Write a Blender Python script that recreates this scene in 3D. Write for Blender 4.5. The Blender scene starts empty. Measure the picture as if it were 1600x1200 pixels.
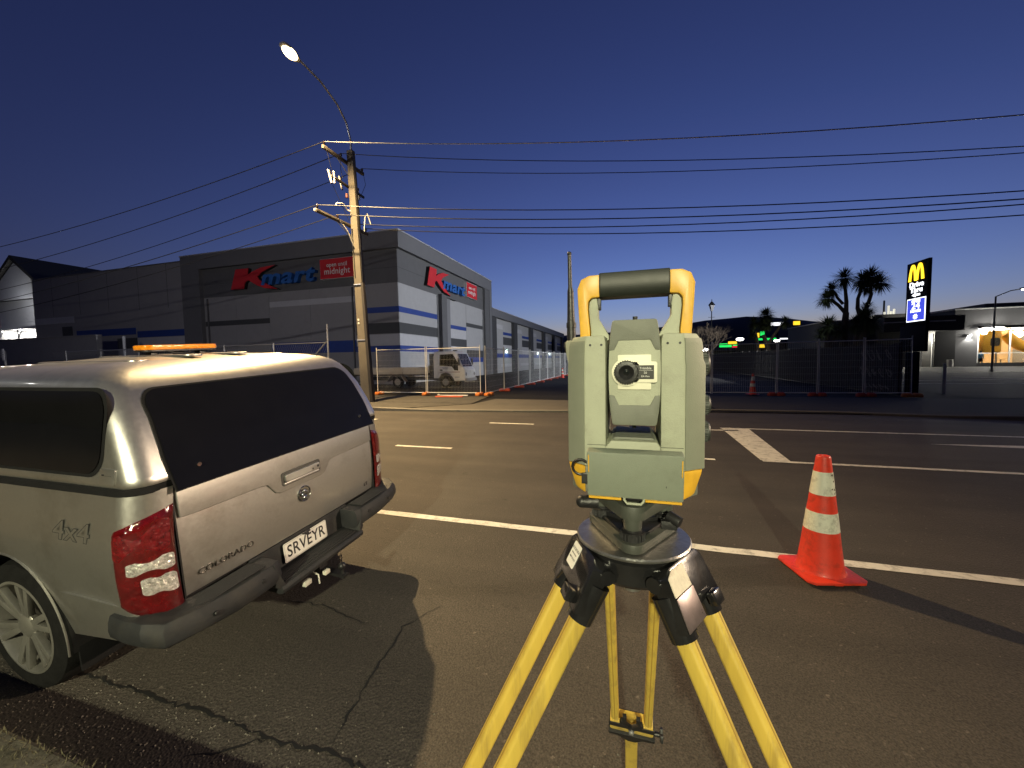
import bpy, bmesh, math, random
from mathutils import Vector, Matrix
from math import sin, cos, pi, radians, sqrt, atan2
random.seed(7)
SC = bpy.context.scene
COL = SC.collection

# ------------------------------------------------------------------ camera
H = 1.65
yaw, pitch, roll = radians(16.8), radians(3.4), radians(0.95)
fw = Vector((-sin(yaw) * cos(pitch), cos(yaw) * cos(pitch), -sin(pitch)))
r0 = Vector((cos(yaw), sin(yaw), 0)); u0 = r0.cross(fw)
rv = cos(roll) * r0 - sin(roll) * u0
uv = cos(roll) * u0 + sin(roll) * r0
cd = bpy.data.cameras.new('camera')
cam = bpy.data.objects.new('camera', cd); COL.objects.link(cam)
cd.sensor_width = 36.0; cd.lens = 615.0 / 1600.0 * 36.0
cd.clip_start = 0.05; cd.clip_end = 9000
mw = Matrix.Identity(4)
for i in range(3):
    mw[i][0] = rv[i]; mw[i][1] = uv[i]; mw[i][2] = -fw[i]
mw[2][3] = H
cam.matrix_world = mw
SC.camera = cam

# lamp powers (dusk street lighting) and the sky at dusk
P_L1, P_L2, P_L3, P_L4, P_FL = 24500, 98000, 13500, 5000, 44000
world = bpy.data.worlds.new('World'); SC.world = world; world.use_nodes = True
wn, wl = world.node_tree.nodes, world.node_tree.links
wn.clear()
wo = wn.new('ShaderNodeOutputWorld'); wb = wn.new('ShaderNodeBackground')
sky = wn.new('ShaderNodeTexSky'); sky.sky_type = 'NISHITA'; sky.sun_disc = False
sky.sun_elevation = radians(-4.3); sky.sun_rotation = radians(5.0)
sky.air_density = 1.0; sky.dust_density = 0.3; sky.ozone_density = 2.8
wb.inputs[1].default_value = 4.1
wl.new(sky.outputs[0], wb.inputs[0]); wl.new(wb.outputs[0], wo.inputs[0])

SC.view_settings.view_transform = 'Standard'; SC.view_settings.look = 'None'
SC.view_settings.exposure = 0.0; SC.view_settings.gamma = 1.0
SC.view_settings.use_curve_mapping = False
SC.cycles.use_denoising = True
SC.cycles.max_bounces = 6
SC.cycles.sample_clamp_indirect = 4.0

# ------------------------------------------------------------------ helpers
def nd(nt, kind, **kw):
    n = nt.nodes.new(kind)
    for k, v in kw.items():
        if k in n.inputs: n.inputs[k].default_value = v
        else: setattr(n, k, v)
    return n

MATS = {}
def mat(name, col, rough=0.6, metal=0.0, var=0.12, scale=6.0, bump=0.0, bscale=80.0, spec=0.5,
        coat=0.0, emit=0.0, ecol=None, alpha=1.0, dirt=None, dirt_amt=0.0, dirt_scale=3.0, stretch=None, trans=0.0):
    if name in MATS: return MATS[name]
    m = bpy.data.materials.new(name); m.use_nodes = True
    nt = m.node_tree; b = nt.nodes['Principled BSDF']; L = nt.links.new
    tc = nd(nt, 'ShaderNodeTexCoord')
    vec = tc.outputs['Object']
    if stretch:
        mp = nd(nt, 'ShaderNodeMapping'); mp.inputs['Scale'].default_value = stretch
        L(vec, mp.inputs['Vector']); vec = mp.outputs['Vector']
    n1 = nd(nt, 'ShaderNodeTexNoise', Scale=scale, Detail=6.0, Roughness=0.65)
    L(vec, n1.inputs['Vector'])
    rmp = nd(nt, 'ShaderNodeValToRGB')
    rmp.color_ramp.elements[0].position = 0.3; rmp.color_ramp.elements[1].position = 0.7
    lo = [max(0, c * (1 - var)) for c in col]; hi = [min(1, c * (1 + var)) for c in col]
    rmp.color_ramp.elements[0].color = (*lo, 1); rmp.color_ramp.elements[1].color = (*hi, 1)
    L(n1.outputs['Fac'], rmp.inputs['Fac'])
    colout = rmp.outputs['Color']
    if dirt:
        n2 = nd(nt, 'ShaderNodeTexNoise', Scale=dirt_scale, Detail=8.0, Roughness=0.7)
        L(vec, n2.inputs['Vector'])
        r2 = nd(nt, 'ShaderNodeValToRGB')
        r2.color_ramp.elements[0].position = 0.5; r2.color_ramp.elements[1].position = 0.72
        L(n2.outputs['Fac'], r2.inputs['Fac'])
        ml = nd(nt, 'ShaderNodeMath', operation='MULTIPLY'); ml.inputs[1].default_value = dirt_amt
        L(r2.outputs['Color'], ml.inputs[0])
        mx = nd(nt, 'ShaderNodeMix', data_type='RGBA')
        L(ml.outputs[0], mx.inputs[0]); L(colout, mx.inputs[6]); mx.inputs[7].default_value = (*dirt, 1)
        colout = mx.outputs[2]
    L(colout, b.inputs['Base Color'])
    rr = nd(nt, 'ShaderNodeMapRange'); rr.inputs['To Min'].default_value = max(0.02, rough - 0.08)
    rr.inputs['To Max'].default_value = min(1, rough + 0.08)
    L(n1.outputs['Fac'], rr.inputs['Value']); L(rr.outputs[0], b.inputs['Roughness'])
    b.inputs['Metallic'].default_value = metal
    b.inputs['Specular IOR Level'].default_value = spec
    b.inputs['Coat Weight'].default_value = coat; b.inputs['Coat Roughness'].default_value = 0.06
    b.inputs['Transmission Weight'].default_value = trans
    if emit:
        b.inputs['Emission Color'].default_value = (*(ecol or col), 1); b.inputs['Emission Strength'].default_value = emit
    if bump:
        n3 = nd(nt, 'ShaderNodeTexNoise', Scale=bscale, Detail=3.0)
        L(vec, n3.inputs['Vector'])
        bp = nd(nt, 'ShaderNodeBump', Strength=bump, Distance=0.01)
        L(n3.outputs['Fac'], bp.inputs['Height']); L(bp.outputs[0], b.inputs['Normal'])
    MATS[name] = m
    return m

class MB:
    def __init__(s): s.bm = bmesh.new(); s.mi = 0
    def v(s, p): return s.bm.verts.new(p)
    def f(s, vs):
        try:
            fc = s.bm.faces.new(vs); fc.material_index = s.mi; return fc
        except ValueError: return None
    def poly(s, pts): return s.f([s.v(p) for p in pts])
    def box(s, x0, x1, y0, y1, z0, z1, M=None):
        P = [(x, y, z) for z in (z0, z1) for y in (y0, y1) for x in (x0, x1)]
        if M is not None: P = [M @ Vector(p) for p in P]
        V = [s.v(p) for p in P]
        for q in ((0, 2, 3, 1), (4, 5, 7, 6), (0, 1, 5, 4), (2, 6, 7, 3), (0, 4, 6, 2), (1, 3, 7, 5)): s.f([V[i] for i in q])
        return s
    def bar(s, p0, p1, w, h, up=(0, 0, 1)):
        p0, p1 = Vector(p0), Vector(p1); d = (p1 - p0); l = d.length; d.normalize()
        u = Vector(up); sd = d.cross(u)
        if sd.length < 1e-4: sd = d.cross(Vector((0, 1, 0)))
        sd.normalize(); u = sd.cross(d)
        M = Matrix((( d.x, sd.x, u.x, p0.x), (d.y, sd.y, u.y, p0.y), (d.z, sd.z, u.z, p0.z), (0, 0, 0, 1)))
        return s.box(0, l, -w / 2, w / 2, -h / 2, h / 2, M)
    def tube(s, pts, r, n=8, caps=True):
        pts = [Vector(p) for p in pts]; k = len(pts)
        rs = r if isinstance(r, (list, tuple)) else [r] * k
        rings = []; prev = None
        for i, p in enumerate(pts):
            t = (pts[min(i + 1, k - 1)] - pts[max(i - 1, 0)]).normalized()
            if prev is None:
                a = t.cross(Vector((0, 0, 1)))
                if a.length < 0.05: a = t.cross(Vector((0, 1, 0)))
                a.normalize()
            else:
                a = prev - t * prev.dot(t); a.normalize()
            prev = a; b = t.cross(a)
            rings.append([s.v(p + (a * cos(2 * pi * j / n) + b * sin(2 * pi * j / n)) * rs[i]) for j in range(n)])
        for i in range(k - 1):
            for j in range(n): s.f([rings[i][j], rings[i][(j + 1) % n], rings[i + 1][(j + 1) % n], rings[i + 1][j]])
        if caps: s.f(rings[0][::-1]); s.f(rings[-1])
        return s
    def cyl(s, p0, p1, r0, r1=None, n=16, caps=True): return s.tube([p0, p1], [r0, r0 if r1 is None else r1], n, caps)
    def lathe(s, prof, n=24, M=None, close=False, caps=True):
        rings = []
        for r, z in prof:
            ring = [Vector((r * cos(2 * pi * j / n), r * sin(2 * pi * j / n), z)) for j in range(n)]
            if M is not None: ring = [M @ q for q in ring]
            rings.append([s.v(q) for q in ring])
        m = len(rings)
        for i in range(m if close else m - 1):
            A, B = rings[i], rings[(i + 1) % m]
            for j in range(n): s.f([A[j], A[(j + 1) % n], B[(j + 1) % n], B[j]])
        if not close and caps: s.f(rings[0][::-1]); s.f(rings[-1])
        return s
    def loft(s, rings, closed=True, cap=True):
        R = [[s.v(p) for p in r] for r in rings]; n = len(R[0])
        for i in range(len(R) - 1):
            for j in range(n if closed else n - 1):
                s.f([R[i][j], R[i][(j + 1) % n], R[i + 1][(j + 1) % n], R[i + 1][j]])
        if closed and cap: s.f(R[0][::-1]); s.f(R[-1])
        return s
    def prism(s, poly, fn, a, b):
        """poly: 2-D outline; fn(u, v, w) -> point; extruded from w=a to w=b"""
        A = [s.v(fn(u, v, a)) for u, v in poly]; B = [s.v(fn(u, v, b)) for u, v in poly]; n = len(poly)
        s.f(A[::-1]); s.f(B)
        for j in range(n): s.f([A[j], A[(j + 1) % n], B[(j + 1) % n], B[j]])
        return s
    def grid(s, fn, nu, nv):
        V = [[s.v(fn(i / nu, j / nv)) for j in range(nv + 1)] for i in range(nu + 1)]
        for i in range(nu):
            for j in range(nv): s.f([V[i][j], V[i + 1][j], V[i + 1][j + 1], V[i][j + 1]])
        return s
    def patch(s, outline, fn, rings=4):
        """filled outline (2-D, star-shaped) mapped onto a curved surface by fn(u, v)"""
        cu = sum(p[0] for p in outline) / len(outline); cv = sum(p[1] for p in outline) / len(outline)
        c = s.v(fn(cu, cv)); prev = None; n = len(outline)
        for k in range(1, rings + 1):
            t = k / rings
            R = [s.v(fn(cu + (u - cu) * t, cv + (v - cv) * t)) for u, v in outline]
            for j in range(n):
                if prev is None: s.f([c, R[j], R[(j + 1) % n]])
                else: s.f([prev[j], R[j], R[(j + 1) % n], prev[(j + 1) % n]])
            prev = R
        return s
    def ball(s, c, r, sc=(1, 1, 1), u=12, w=8):
        g = bmesh.ops.create_uvsphere(s.bm, u_segments=u, v_segments=w, radius=r)
        for q in g['verts']: q.co = Vector((q.co.x * sc[0] + c[0], q.co.y * sc[1] + c[1], q.co.z * sc[2] + c[2]))
        for fc in {f for q in g['verts'] for f in q.link_faces}: fc.material_index = s.mi
        return s
    def mesh(s, name, bevel=0.0, seg=2, smooth=True, ang=35, recalc=True):
        if recalc: bmesh.ops.recalc_face_normals(s.bm, faces=s.bm.faces)
        if bevel:
            ed = [e for e in s.bm.edges if len(e.link_faces) == 2 and e.calc_face_angle(0) > radians(28)]
            bmesh.ops.bevel(s.bm, geom=ed, offset=bevel, segments=seg, affect='EDGES', profile=0.6, clamp_overlap=True)
        me = bpy.data.meshes.new(name); s.bm.to_mesh(me); s.bm.free()
        if smooth:
            for p in me.polygons: p.use_smooth = True
            me.set_sharp_from_angle(angle=radians(ang))
        return me
    def build(s, name, m, parent=None, bevel=0.0, seg=2, smooth=True, ang=35, kind=None, recalc=True, mx=None, label=None):
        me = s.mesh(name, bevel, seg, smooth, ang, recalc)
        for q in (m if isinstance(m, (list, tuple)) else [m]): me.materials.append(q)
        return link(name, me, parent, kind, mx, label)

def link(name, me, parent=None, kind=None, mx=None, label=None):
    o = bpy.data.objects.new(name, me); COL.objects.link(o)
    if parent is not None: o.parent = parent
    if mx is not None: o.matrix_basis = mx
    if kind: o['kind'] = kind
    if label: o['label'] = label
    return o

def thing(name, label, cat, loc=(0, 0, 0), rot=(0, 0, 0), group=None):
    o = bpy.data.objects.new(name, None); COL.objects.link(o); o.empty_display_size = 0.2
    o.location = loc; o.rotation_euler = rot
    o['label'] = label; o['category'] = cat
    if group: o['group'] = group
    return o

def tag(o, label, cat, group=None):
    o['label'] = label; o['category'] = cat
    if group: o['group'] = group
    return o

def kids(o): return [c for c in bpy.data.objects if c.parent is o]
def dup(o, loc, rot=None, label=None, group=None, parent=None):
    c = o.copy(); COL.objects.link(c)
    if parent is None:
        c.location = loc
        if rot is not None: c.rotation_euler = rot
    else: c.parent = parent
    if label: c['label'] = label
    if group: c['group'] = group
    for k in kids(o): dup(k, None, parent=c)
    return c

def frame(o, right, up, normal):
    r, u, n = Vector(right).normalized(), Vector(up).normalized(), Vector(normal).normalized()
    return Matrix(((r.x, u.x, n.x, o[0]), (r.y, u.y, n.y, o[1]), (r.z, u.z, n.z, o[2]), (0, 0, 0, 1)))

def text(name, body, size, m, parent, mx, ext=0.002, shear=0.0, align='CENTER', bold=0.0, sx=1.0, label=None):
    cu = bpy.data.curves.new(name, 'FONT'); cu.body = body; cu.size = size; cu.extrude = ext; cu.shear = shear
    cu.align_x = align; cu.align_y = 'CENTER'; cu.offset = bold; cu.resolution_u = 3; cu.space_character = 1.05
    t = bpy.data.objects.new(name, cu); COL.objects.link(t)
    bpy.context.view_layer.update()
    me = bpy.data.meshes.new_from_object(t.evaluated_get(bpy.context.evaluated_depsgraph_get()))
    bpy.data.objects.remove(t); bpy.data.curves.remove(cu)
    for q in me.vertices: q.co.x *= sx
    me.name = name; me.materials.clear(); me.materials.append(m)
    return link(name, me, parent, None, mx, label)

def rrect(w, h, r, n=5, cx=0, cy=0):
    rs = r if isinstance(r, (list, tuple)) else [r] * 4
    out = []
    for k, (sx, sy) in enumerate(((1, 1), (-1, 1), (-1, -1), (1, -1))):
        q = max(rs[k], 1e-4)
        for i in range(n + 1):
            a = pi / 2 * k + pi / 2 * i / n
            out.append((cx + sx * (w / 2 - q) + q * cos(a), cy + sy * (h / 2 - q) + q * sin(a)))
    return out

def dense(P, step):
    out = []
    for a, c in zip(P, P[1:] + P[:1]):
        n = max(1, int(math.hypot(c[0] - a[0], c[1] - a[1]) / step))
        out += [(a[0] + (c[0] - a[0]) * i / n, a[1] + (c[1] - a[1]) * i / n) for i in range(n)]
    return out

ORD = ['first', 'second', 'third', 'fourth', 'fifth', 'sixth', 'seventh', 'eighth', 'ninth', 'tenth', 'eleventh', 'twelfth']
def emis(name, col, st):
    if name in MATS: return MATS[name]
    m = bpy.data.materials.new(name); m.use_nodes = True; nt = m.node_tree
    b = nt.nodes['Principled BSDF']
    b.inputs['Base Color'].default_value = (*[min(1, c) for c in col], 1)
    b.inputs['Emission Color'].default_value = (*col, 1); b.inputs['Emission Strength'].default_value = st
    b.inputs['Roughness'].default_value = 0.4
    MATS[name] = m
    return m

def lamp(name, kind, parent, loc, power, col, radius=0.1, aim=None, spot=None, blend=0.5):
    ld = bpy.data.lights.new(name, kind); ld.energy = power; ld.color = col
    if kind in ('POINT', 'SPOT'): ld.shadow_soft_size = radius
    if kind == 'SPOT': ld.spot_size = radians(spot); ld.spot_blend = blend
    o = bpy.data.objects.new(name, ld); COL.objects.link(o)
    o.parent = parent; o.location = loc
    if aim is not None: o.rotation_euler = Vector(aim).to_track_quat('-Z', 'Y').to_euler()
    return o

# ------------------------------------------------------------------ materials of the setting
def asphalt(name, base, warm=1.0):
    m = bpy.data.materials.new(name); m.use_nodes = True; nt = m.node_tree; L = nt.links.new
    b = nt.nodes['Principled BSDF']; g = nd(nt, 'ShaderNodeNewGeometry')
    P = g.outputs['Position']
    big = nd(nt, 'ShaderNodeTexNoise', Scale=0.55, Detail=6.0, Roughness=0.65); L(P, big.inputs['Vector'])
    # tyre-worn streaks along the road
    mp = nd(nt, 'ShaderNodeMapping'); mp.inputs['Scale'].default_value = (0.12, 1.6, 1); L(P, mp.inputs['Vector'])
    st = nd(nt, 'ShaderNodeTexNoise', Scale=1.0, Detail=5.0, Roughness=0.6); L(mp.outputs[0], st.inputs['Vector'])
    fine = nd(nt, 'ShaderNodeTexVoronoi', Scale=75.0); L(P, fine.inputs['Vector'])
    gr = nd(nt, 'ShaderNodeTexNoise', Scale=115.0, Detail=3.0, Roughness=0.7); L(P, gr.inputs['Vector'])
    spot = nd(nt, 'ShaderNodeTexNoise', Scale=3.3, Detail=6.0, Roughness=0.6); L(P, spot.inputs['Vector'])
    def rng(src, a, c, lo, hi):
        r = nd(nt, 'ShaderNodeMapRange'); r.inputs['From Min'].default_value = a; r.inputs['From Max'].default_value = c
        r.inputs['To Min'].default_value = lo; r.inputs['To Max'].default_value = hi; L(src, r.inputs['Value']); return r.outputs[0]
    def mul(a, c):
        q = nd(nt, 'ShaderNodeMath', operation='MULTIPLY'); L(a, q.inputs[0])
        L(c, q.inputs[1]); return q.outputs[0]
    f = mul(rng(big.outputs['Fac'], .3, .7, .75, 1.2), rng(st.outputs['Fac'], .35, .7, .82, 1.15))
    f = mul(f, rng(gr.outputs['Fac'], .35, .65, .50, 1.5))
    f = mul(f, rng(spot.outputs['Fac'], .27, .33, .6, 1.0))
    # pale stone chips
    chip = rng(fine.outputs['Color'], .90, .97, 1.0, 2.3)
    f = mul(f, chip)
    c = nd(nt, 'ShaderNodeMix', data_type='RGBA'); c.blend_type = 'MULTIPLY'; c.inputs[0].default_value = 1.0
    c.inputs[6].default_value = (*base, 1)
    comb = nd(nt, 'ShaderNodeCombineColor'); L(f, comb.inputs[0]); L(f, comb.inputs[1]); L(f, comb.inputs[2])
    L(comb.outputs[0], c.inputs[7]); L(c.outputs[2], b.inputs['Base Color'])
    b.inputs['Roughness'].default_value = 0.78; b.inputs['Specular IOR Level'].default_value = 0.4
    bp = nd(nt, 'ShaderNodeBump', Strength=0.55, Distance=0.006)
    L(fine.outputs['Distance'], bp.inputs['Height']); L(bp.outputs[0], b.inputs['Normal'])
    MATS[name] = m
    return m

def worn_paint(name, col):
    m = mat(name, col, .7, var=.1, scale=3, bump=.3, bscale=120, dirt=(.05, .045, .04), dirt_amt=.75, dirt_scale=9)
    return m

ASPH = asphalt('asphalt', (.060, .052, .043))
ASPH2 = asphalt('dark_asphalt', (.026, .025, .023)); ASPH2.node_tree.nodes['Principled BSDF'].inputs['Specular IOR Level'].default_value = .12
PAINT = worn_paint('road_paint', (.74, .72, .66))
CONC = mat('concrete', (.15, .14, .12), .85, var=.2, scale=4, bump=.4, bscale=60, dirt=(.06, .055, .05), dirt_amt=.6, dirt_scale=2)
FOOT = mat('footpath_seal', (.066, .060, .050), .9, var=.25, scale=3, bump=.4, bscale=70, dirt=(.03, .03, .022), dirt_amt=.6, dirt_scale=1.2)
DIRT = mat('bare_ground', (.055, .05, .04), .95, var=.35, scale=2, bump=.6, bscale=30, dirt=(.02, .025, .012), dirt_amt=.7, dirt_scale=1)
TAR = mat('tar_crack', (.008, .008, .008), .75, var=.3)
STEEL = mat('galvanised_steel', (.42, .42, .42), .45, .7, var=.15, scale=12)
BLACK = mat('black_plastic', (.012, .012, .013), .45, var=.2, scale=20, bump=.1, bscale=300)
RUBBER = mat('black_rubber', (.010, .010, .011), .8, var=.2, scale=20, spec=.15)

# ------------------------------------------------------------------ ground
b = MB(); b.poly([(-3500, -600, -.32), (3500, -600, -.32), (3500, 4200, -.32), (-3500, 4200, -.32)])
b.build('ground', DIRT, kind='structure', smooth=False)

KERB = [(-160, 11.5), (-30, 11.7), (-9, 11.9), (-6.5, 12.1), (-4, 12.35), (-1.5, 12.7), (.6, 13.3), (2.4, 13.6), (5.7, 13.6), (8, 13.2), (10, 12.9), (30, 12.7), (160, 12.6)]
def kerb_y(x):
    for (a, ya), (c, yc) in zip(KERB, KERB[1:]):
        if a <= x <= c: return ya + (yc - ya) * (x - a) / (c - a)
    return 12.6
def road_z(y):
    for (a, za), (c, zc) in zip(((-9, -.09), (.9, -.09), (1.3, -.085), (3.4, 0), (11, 0), (12.6, -.06), (40, -.06)), ((.9, -.09), (1.3, -.085), (3.4, 0), (11, 0), (12.6, -.06), (40, -.06), (99, -.06))):
        if a <= y <= c: return za + (zc - za) * (y - a) / (c - a)
    return 0
b = MB(); xs = sorted({p[0] for p in KERB} | {-80, -50, -20, -14, 15, 20, 50, 80})
rows = []
for x in xs:
    yk = kerb_y(x)
    ys = [.86, 1.3, 3.4, 7, yk - 1.6, yk + .04]; zs = [-.09, -.085, 0, 0, 0, -.055]
    rows.append([b.v((x, y, z)) for y, z in zip(ys, zs)])
for A, B in zip(rows, rows[1:]):
    for j in range(5): b.f([A[j], B[j], B[j + 1], A[j + 1]])
b.build('road', ASPH, kind='structure')

# far kerb: a real step with a lowered crossing in front of the side street
b = MB(); R = []
for x in xs + []:
    y = kerb_y(x); h = .075 if (x < -8 or x > 9) else .012
    R.append([(x, y, -.10), (x, y, h - .07 + .055), (x, y + .03, h), (x, y + .17, h), (x, y + .17, -.10)])
b.loft(R, closed=True)
b.build('far_kerb', CONC, kind='structure')

def sheet(name, pts, z, m, kind='structure'):
    q = MB(); q.poly([(x, y, z) for x, y in pts]); return q.build(name, m, kind=kind, smooth=False)

# ground across the road
far = [(x, kerb_y(x) + .15) for x in xs]
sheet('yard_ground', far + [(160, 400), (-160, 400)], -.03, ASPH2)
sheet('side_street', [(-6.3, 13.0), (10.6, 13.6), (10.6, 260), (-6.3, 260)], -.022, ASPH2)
sheet('footpath', [(-160, 11.66), (-30, 11.86), (-9.5, 12.05), (-8.2, 12.15), (-5.9, 14.0), (-6.3, 17.2), (-9, 17.0), (-160, 16.6)], .012, FOOT)
sheet('vehicle_crossing', [(-8.0, 12.14), (-6.4, 12.28), (-4, 12.52), (-1.5, 12.87), (.6, 13.47), (2.4, 13.78), (2.4, 15.8), (-2, 15.9), (-5.6, 16.1), (-5.85, 14.0)], .004, mat('crossing_concrete', (.098, .088, .072), .9, var=.18, scale=3, bump=.3, bscale=60, dirt=(.05, .045, .04), dirt_amt=.5, dirt_scale=1.5))
sheet('path', [(2.6, 13.78), (5.7, 13.78), (8, 13.38), (10, 13.08), (30, 12.88), (160, 12.78), (160, 17.6), (12, 18.2), (2.6, 18.4)], .008, mat('dark_footpath', (.036, .033, .028), .9, var=.25, scale=2, bump=.4, bscale=70))
sheet('driveway_apron', [(11.9, 13.06), (22, 12.96), (24, 17.6), (14.5, 18.0)], .016, mat('apron_concrete', (.13, .125, .11), .85, var=.18, scale=3, bump=.3, bscale=60))
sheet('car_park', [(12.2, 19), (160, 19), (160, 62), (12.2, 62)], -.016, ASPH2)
sheet('forecourt_kerb', [(30, 56.2), (80, 56.2), (80, 57.0), (30, 57.0)], .10, CONC)

# near kerb and verge
b = MB(); R = []
for x in (-60, -8, -4, -2, 0, 4, 60):
    R.append([(x, .95, -.12), (x, .945, .02), (x, .915, .055), (x, .78, .06), (x, .78, -.12)])
b.loft(R); b.build('near_kerb', mat('mossy_kerb', (.085, .076, .058), .95, var=.4, scale=7, bump=.8, bscale=45, dirt=(.03, .032, .016), dirt_amt=.8, dirt_scale=5), kind='structure')
sheet('verge', [(-60, -30), (60, -30), (60, .79), (-60, .79)], .05, DIRT)

# grass on the verge: only where the camera or a step aside could see it
b = MB()
rnd = random.Random(3)
for i in range(15000):
    x = rnd.uniform(-5, -.2); y = .93 - abs(rnd.gauss(0, .45))
    if y < -1.5: continue
    h = rnd.uniform(.006, .024); a = rnd.uniform(0, 2 * pi); w = rnd.uniform(.003, .006)
    dx, dy = cos(a), sin(a); lx, ly = rnd.gauss(0, .015), rnd.gauss(0, .015)
    b.poly([(x - dx * w, y - dy * w, .045), (x + dx * w, y + dy * w, .045), (x + lx, y + ly, .05 + h)])
b.build('grass', mat('dry_grass', (.085, .076, .042), .9, var=.4, scale=3), kind='stuff', smooth=False, recalc=False)

# loose chip and leaf litter in the gutter
b = MB()
for i in range(2600):
    x = rnd.uniform(-5, 1.5); y = .97 + abs(rnd.gauss(0, .22)); r = rnd.uniform(.002, .0065)
    z = road_z(y)
    a = rnd.uniform(0, 6.28)
    pts = [(x + r * cos(a + k * 2.1), y + r * sin(a + k * 2.1), z) for k in range(3)]
    t = b.v((x, y, z + r * 1.2)); q = [b.v(p) for p in pts]
    for k in range(3): b.f([q[k], q[(k + 1) % 3], t])
b.build('gravel', mat('gutter_gravel', (.13, .12, .10), .9, var=.5, scale=40), kind='stuff', smooth=False)

# ------------------------------------------------------------------ painted markings (4 mm sheets following the road)
def stripe(name, poly, lift=.004):
    q = MB(); q.prism(poly, lambda u, v, w: (u, v, road_z(v) + lift + w), -.003, 0)
    return q.build(name, PAINT, kind='structure', smooth=False)
def jag(x0, x1, y, w, n, r):
    top = []; bot = []
    for i in range(n + 1):
        x = x0 + (x1 - x0) * i / n
        top.append((x, y + w / 2 + rnd.uniform(-r, r))); bot.append((x, y - w / 2 + rnd.uniform(-r, r)))
    return bot + top[::-1]
def line(name, x0, x1, y, w, seg):
    q = MB(); pts = jag(x0, x1, y, w, seg, .006); n = seg + 1
    bot, top = pts[:n], pts[n:][::-1]
    B = [q.v((x, yy, road_z(yy) + .004)) for x, yy in bot]; T = [q.v((x, yy, road_z(yy) + .004)) for x, yy in top]
    for i in range(seg): q.f([B[i], B[i + 1], T[i + 1], T[i]])
    return q.build(name, PAINT, kind='structure', smooth=False)
line('edge_line', -40, 40, 3.66, .105, 400)
for k in range(-6, 1): line('lane_dash', -4.47 + 4.57 * k, -3.26 + 4.57 * k, 6.75, .10, 8)
line('lane_dash', .1, 1.31, 6.95, .10, 8)
for k in range(-6, 2): line('lane_dash', -3.6 + 4.7 * k, -2.39 + 4.7 * k, 9.8, .10, 8)
line('turning_bay_line', 2.0, 40, 10.1, .10, 200)
line('turning_bay_line', 2.0, 40, 7.02, .10, 200)
stripe('turning_bay_end', [(1.99, 7.08), (2.40, 7.08), (2.58, 10.04), (2.02, 10.04)])
stripe('turn_arrow', [(5.25, 9.0), (6.8, 8.9), (9.5, 8.9), (9.5, 9.16), (6.8, 9.16)])

# cracks in the seal
def crack(pts, w, seed):
    r = random.Random(seed); P = []
    for (x0, y0), (x1, y1) in zip(pts, pts[1:]):
        n = max(2, int(math.hypot(x1 - x0, y1 - y0) / .035))
        for i in range(n): P.append((x0 + (x1 - x0) * i / n + r.gauss(0, .008), y0 + (y1 - y0) * i / n + r.gauss(0, .008)))
    P.append(pts[-1]); q = MB(); prev = None
    for i, (x, y) in enumerate(P):
        a, c = P[max(0, i - 1)], P[min(len(P) - 1, i + 1)]
        dx, dy = c[0] - a[0], c[1] - a[1]; l = math.hypot(dx, dy) or 1
        ww = w * r.uniform(.25, 1.1) * min(1, .25 + 4 * min(i, len(P) - 1 - i) / len(P)); nx, ny = -dy / l * ww, dx / l * ww
        A = q.v((x + nx, y + ny, road_z(y) + .003)); B = q.v((x - nx, y - ny, road_z(y) + .003))
        if prev: q.f([prev[0], A, B, prev[1]])
        prev = (A, B)
    q.build('road_crack', TAR, kind='structure', smooth=False)
crack([(-1.27, 2.36), (-1.4, 2.12), (-1.38, 1.95), (-1.36, 1.72), (-1.33, 1.52), (-1.30, 1.38)], .0075, 1)
crack([(-2.4, 2.15), (-2.1, 2.18), (-1.85, 2.12), (-1.65, 2.1)], .0045, 2)
crack([(-4.5, 1.36), (-3, 1.33), (-2, 1.34), (-1.6, 1.32), (-1.3, 1.345), (-.9, 1.31), (-.4, 1.34)], .010, 3)
crack([(-1.9, 1.15), (-1.72, 1.24), (-1.6, 1.33)], .006, 4)

# ------------------------------------------------------------------ surveying instrument on its tripod
TG = mat('light_grey_green', (.325, .345, .26), .55, var=.06, scale=30, bump=.15, bscale=700, dirt=(.21, .215, .165), dirt_amt=.55, dirt_scale=22)
TD = mat('dark_grey_green', (.14, .15, .122), .55, var=.08, scale=30, bump=.15, bscale=700, dirt=(.10, .105, .085), dirt_amt=.5, dirt_scale=25)
YEL = mat('yellow_plastic', (.64, .36, .03), .42, var=.08, scale=25, bump=.025, bscale=700, dirt=(.40, .22, .03), dirt_amt=.5, dirt_scale=30)
CREAM = mat('cream_plate', (.70, .69, .55), .5, var=.05, scale=30)
GRIP = mat('black_grip', (.011, .014, .011), .5, var=.25, scale=40, bump=.06, bscale=900)
GLASSD = mat('dark_lens', (.01, .012, .012), .08, coat=1.0)
WTXT = mat('white_print', (.75, .75, .72), .6)
HX, HY, HZ = .003, .63, 1.378
ts = thing('total_station', 'grey green robotic total station with yellow carry handle on the tripod', 'survey instrument', (HX, HY, HZ))
XY = lambda u, v, w: (u, v, w)
XZ = lambda u, v, w: (u, w, v)
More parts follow.
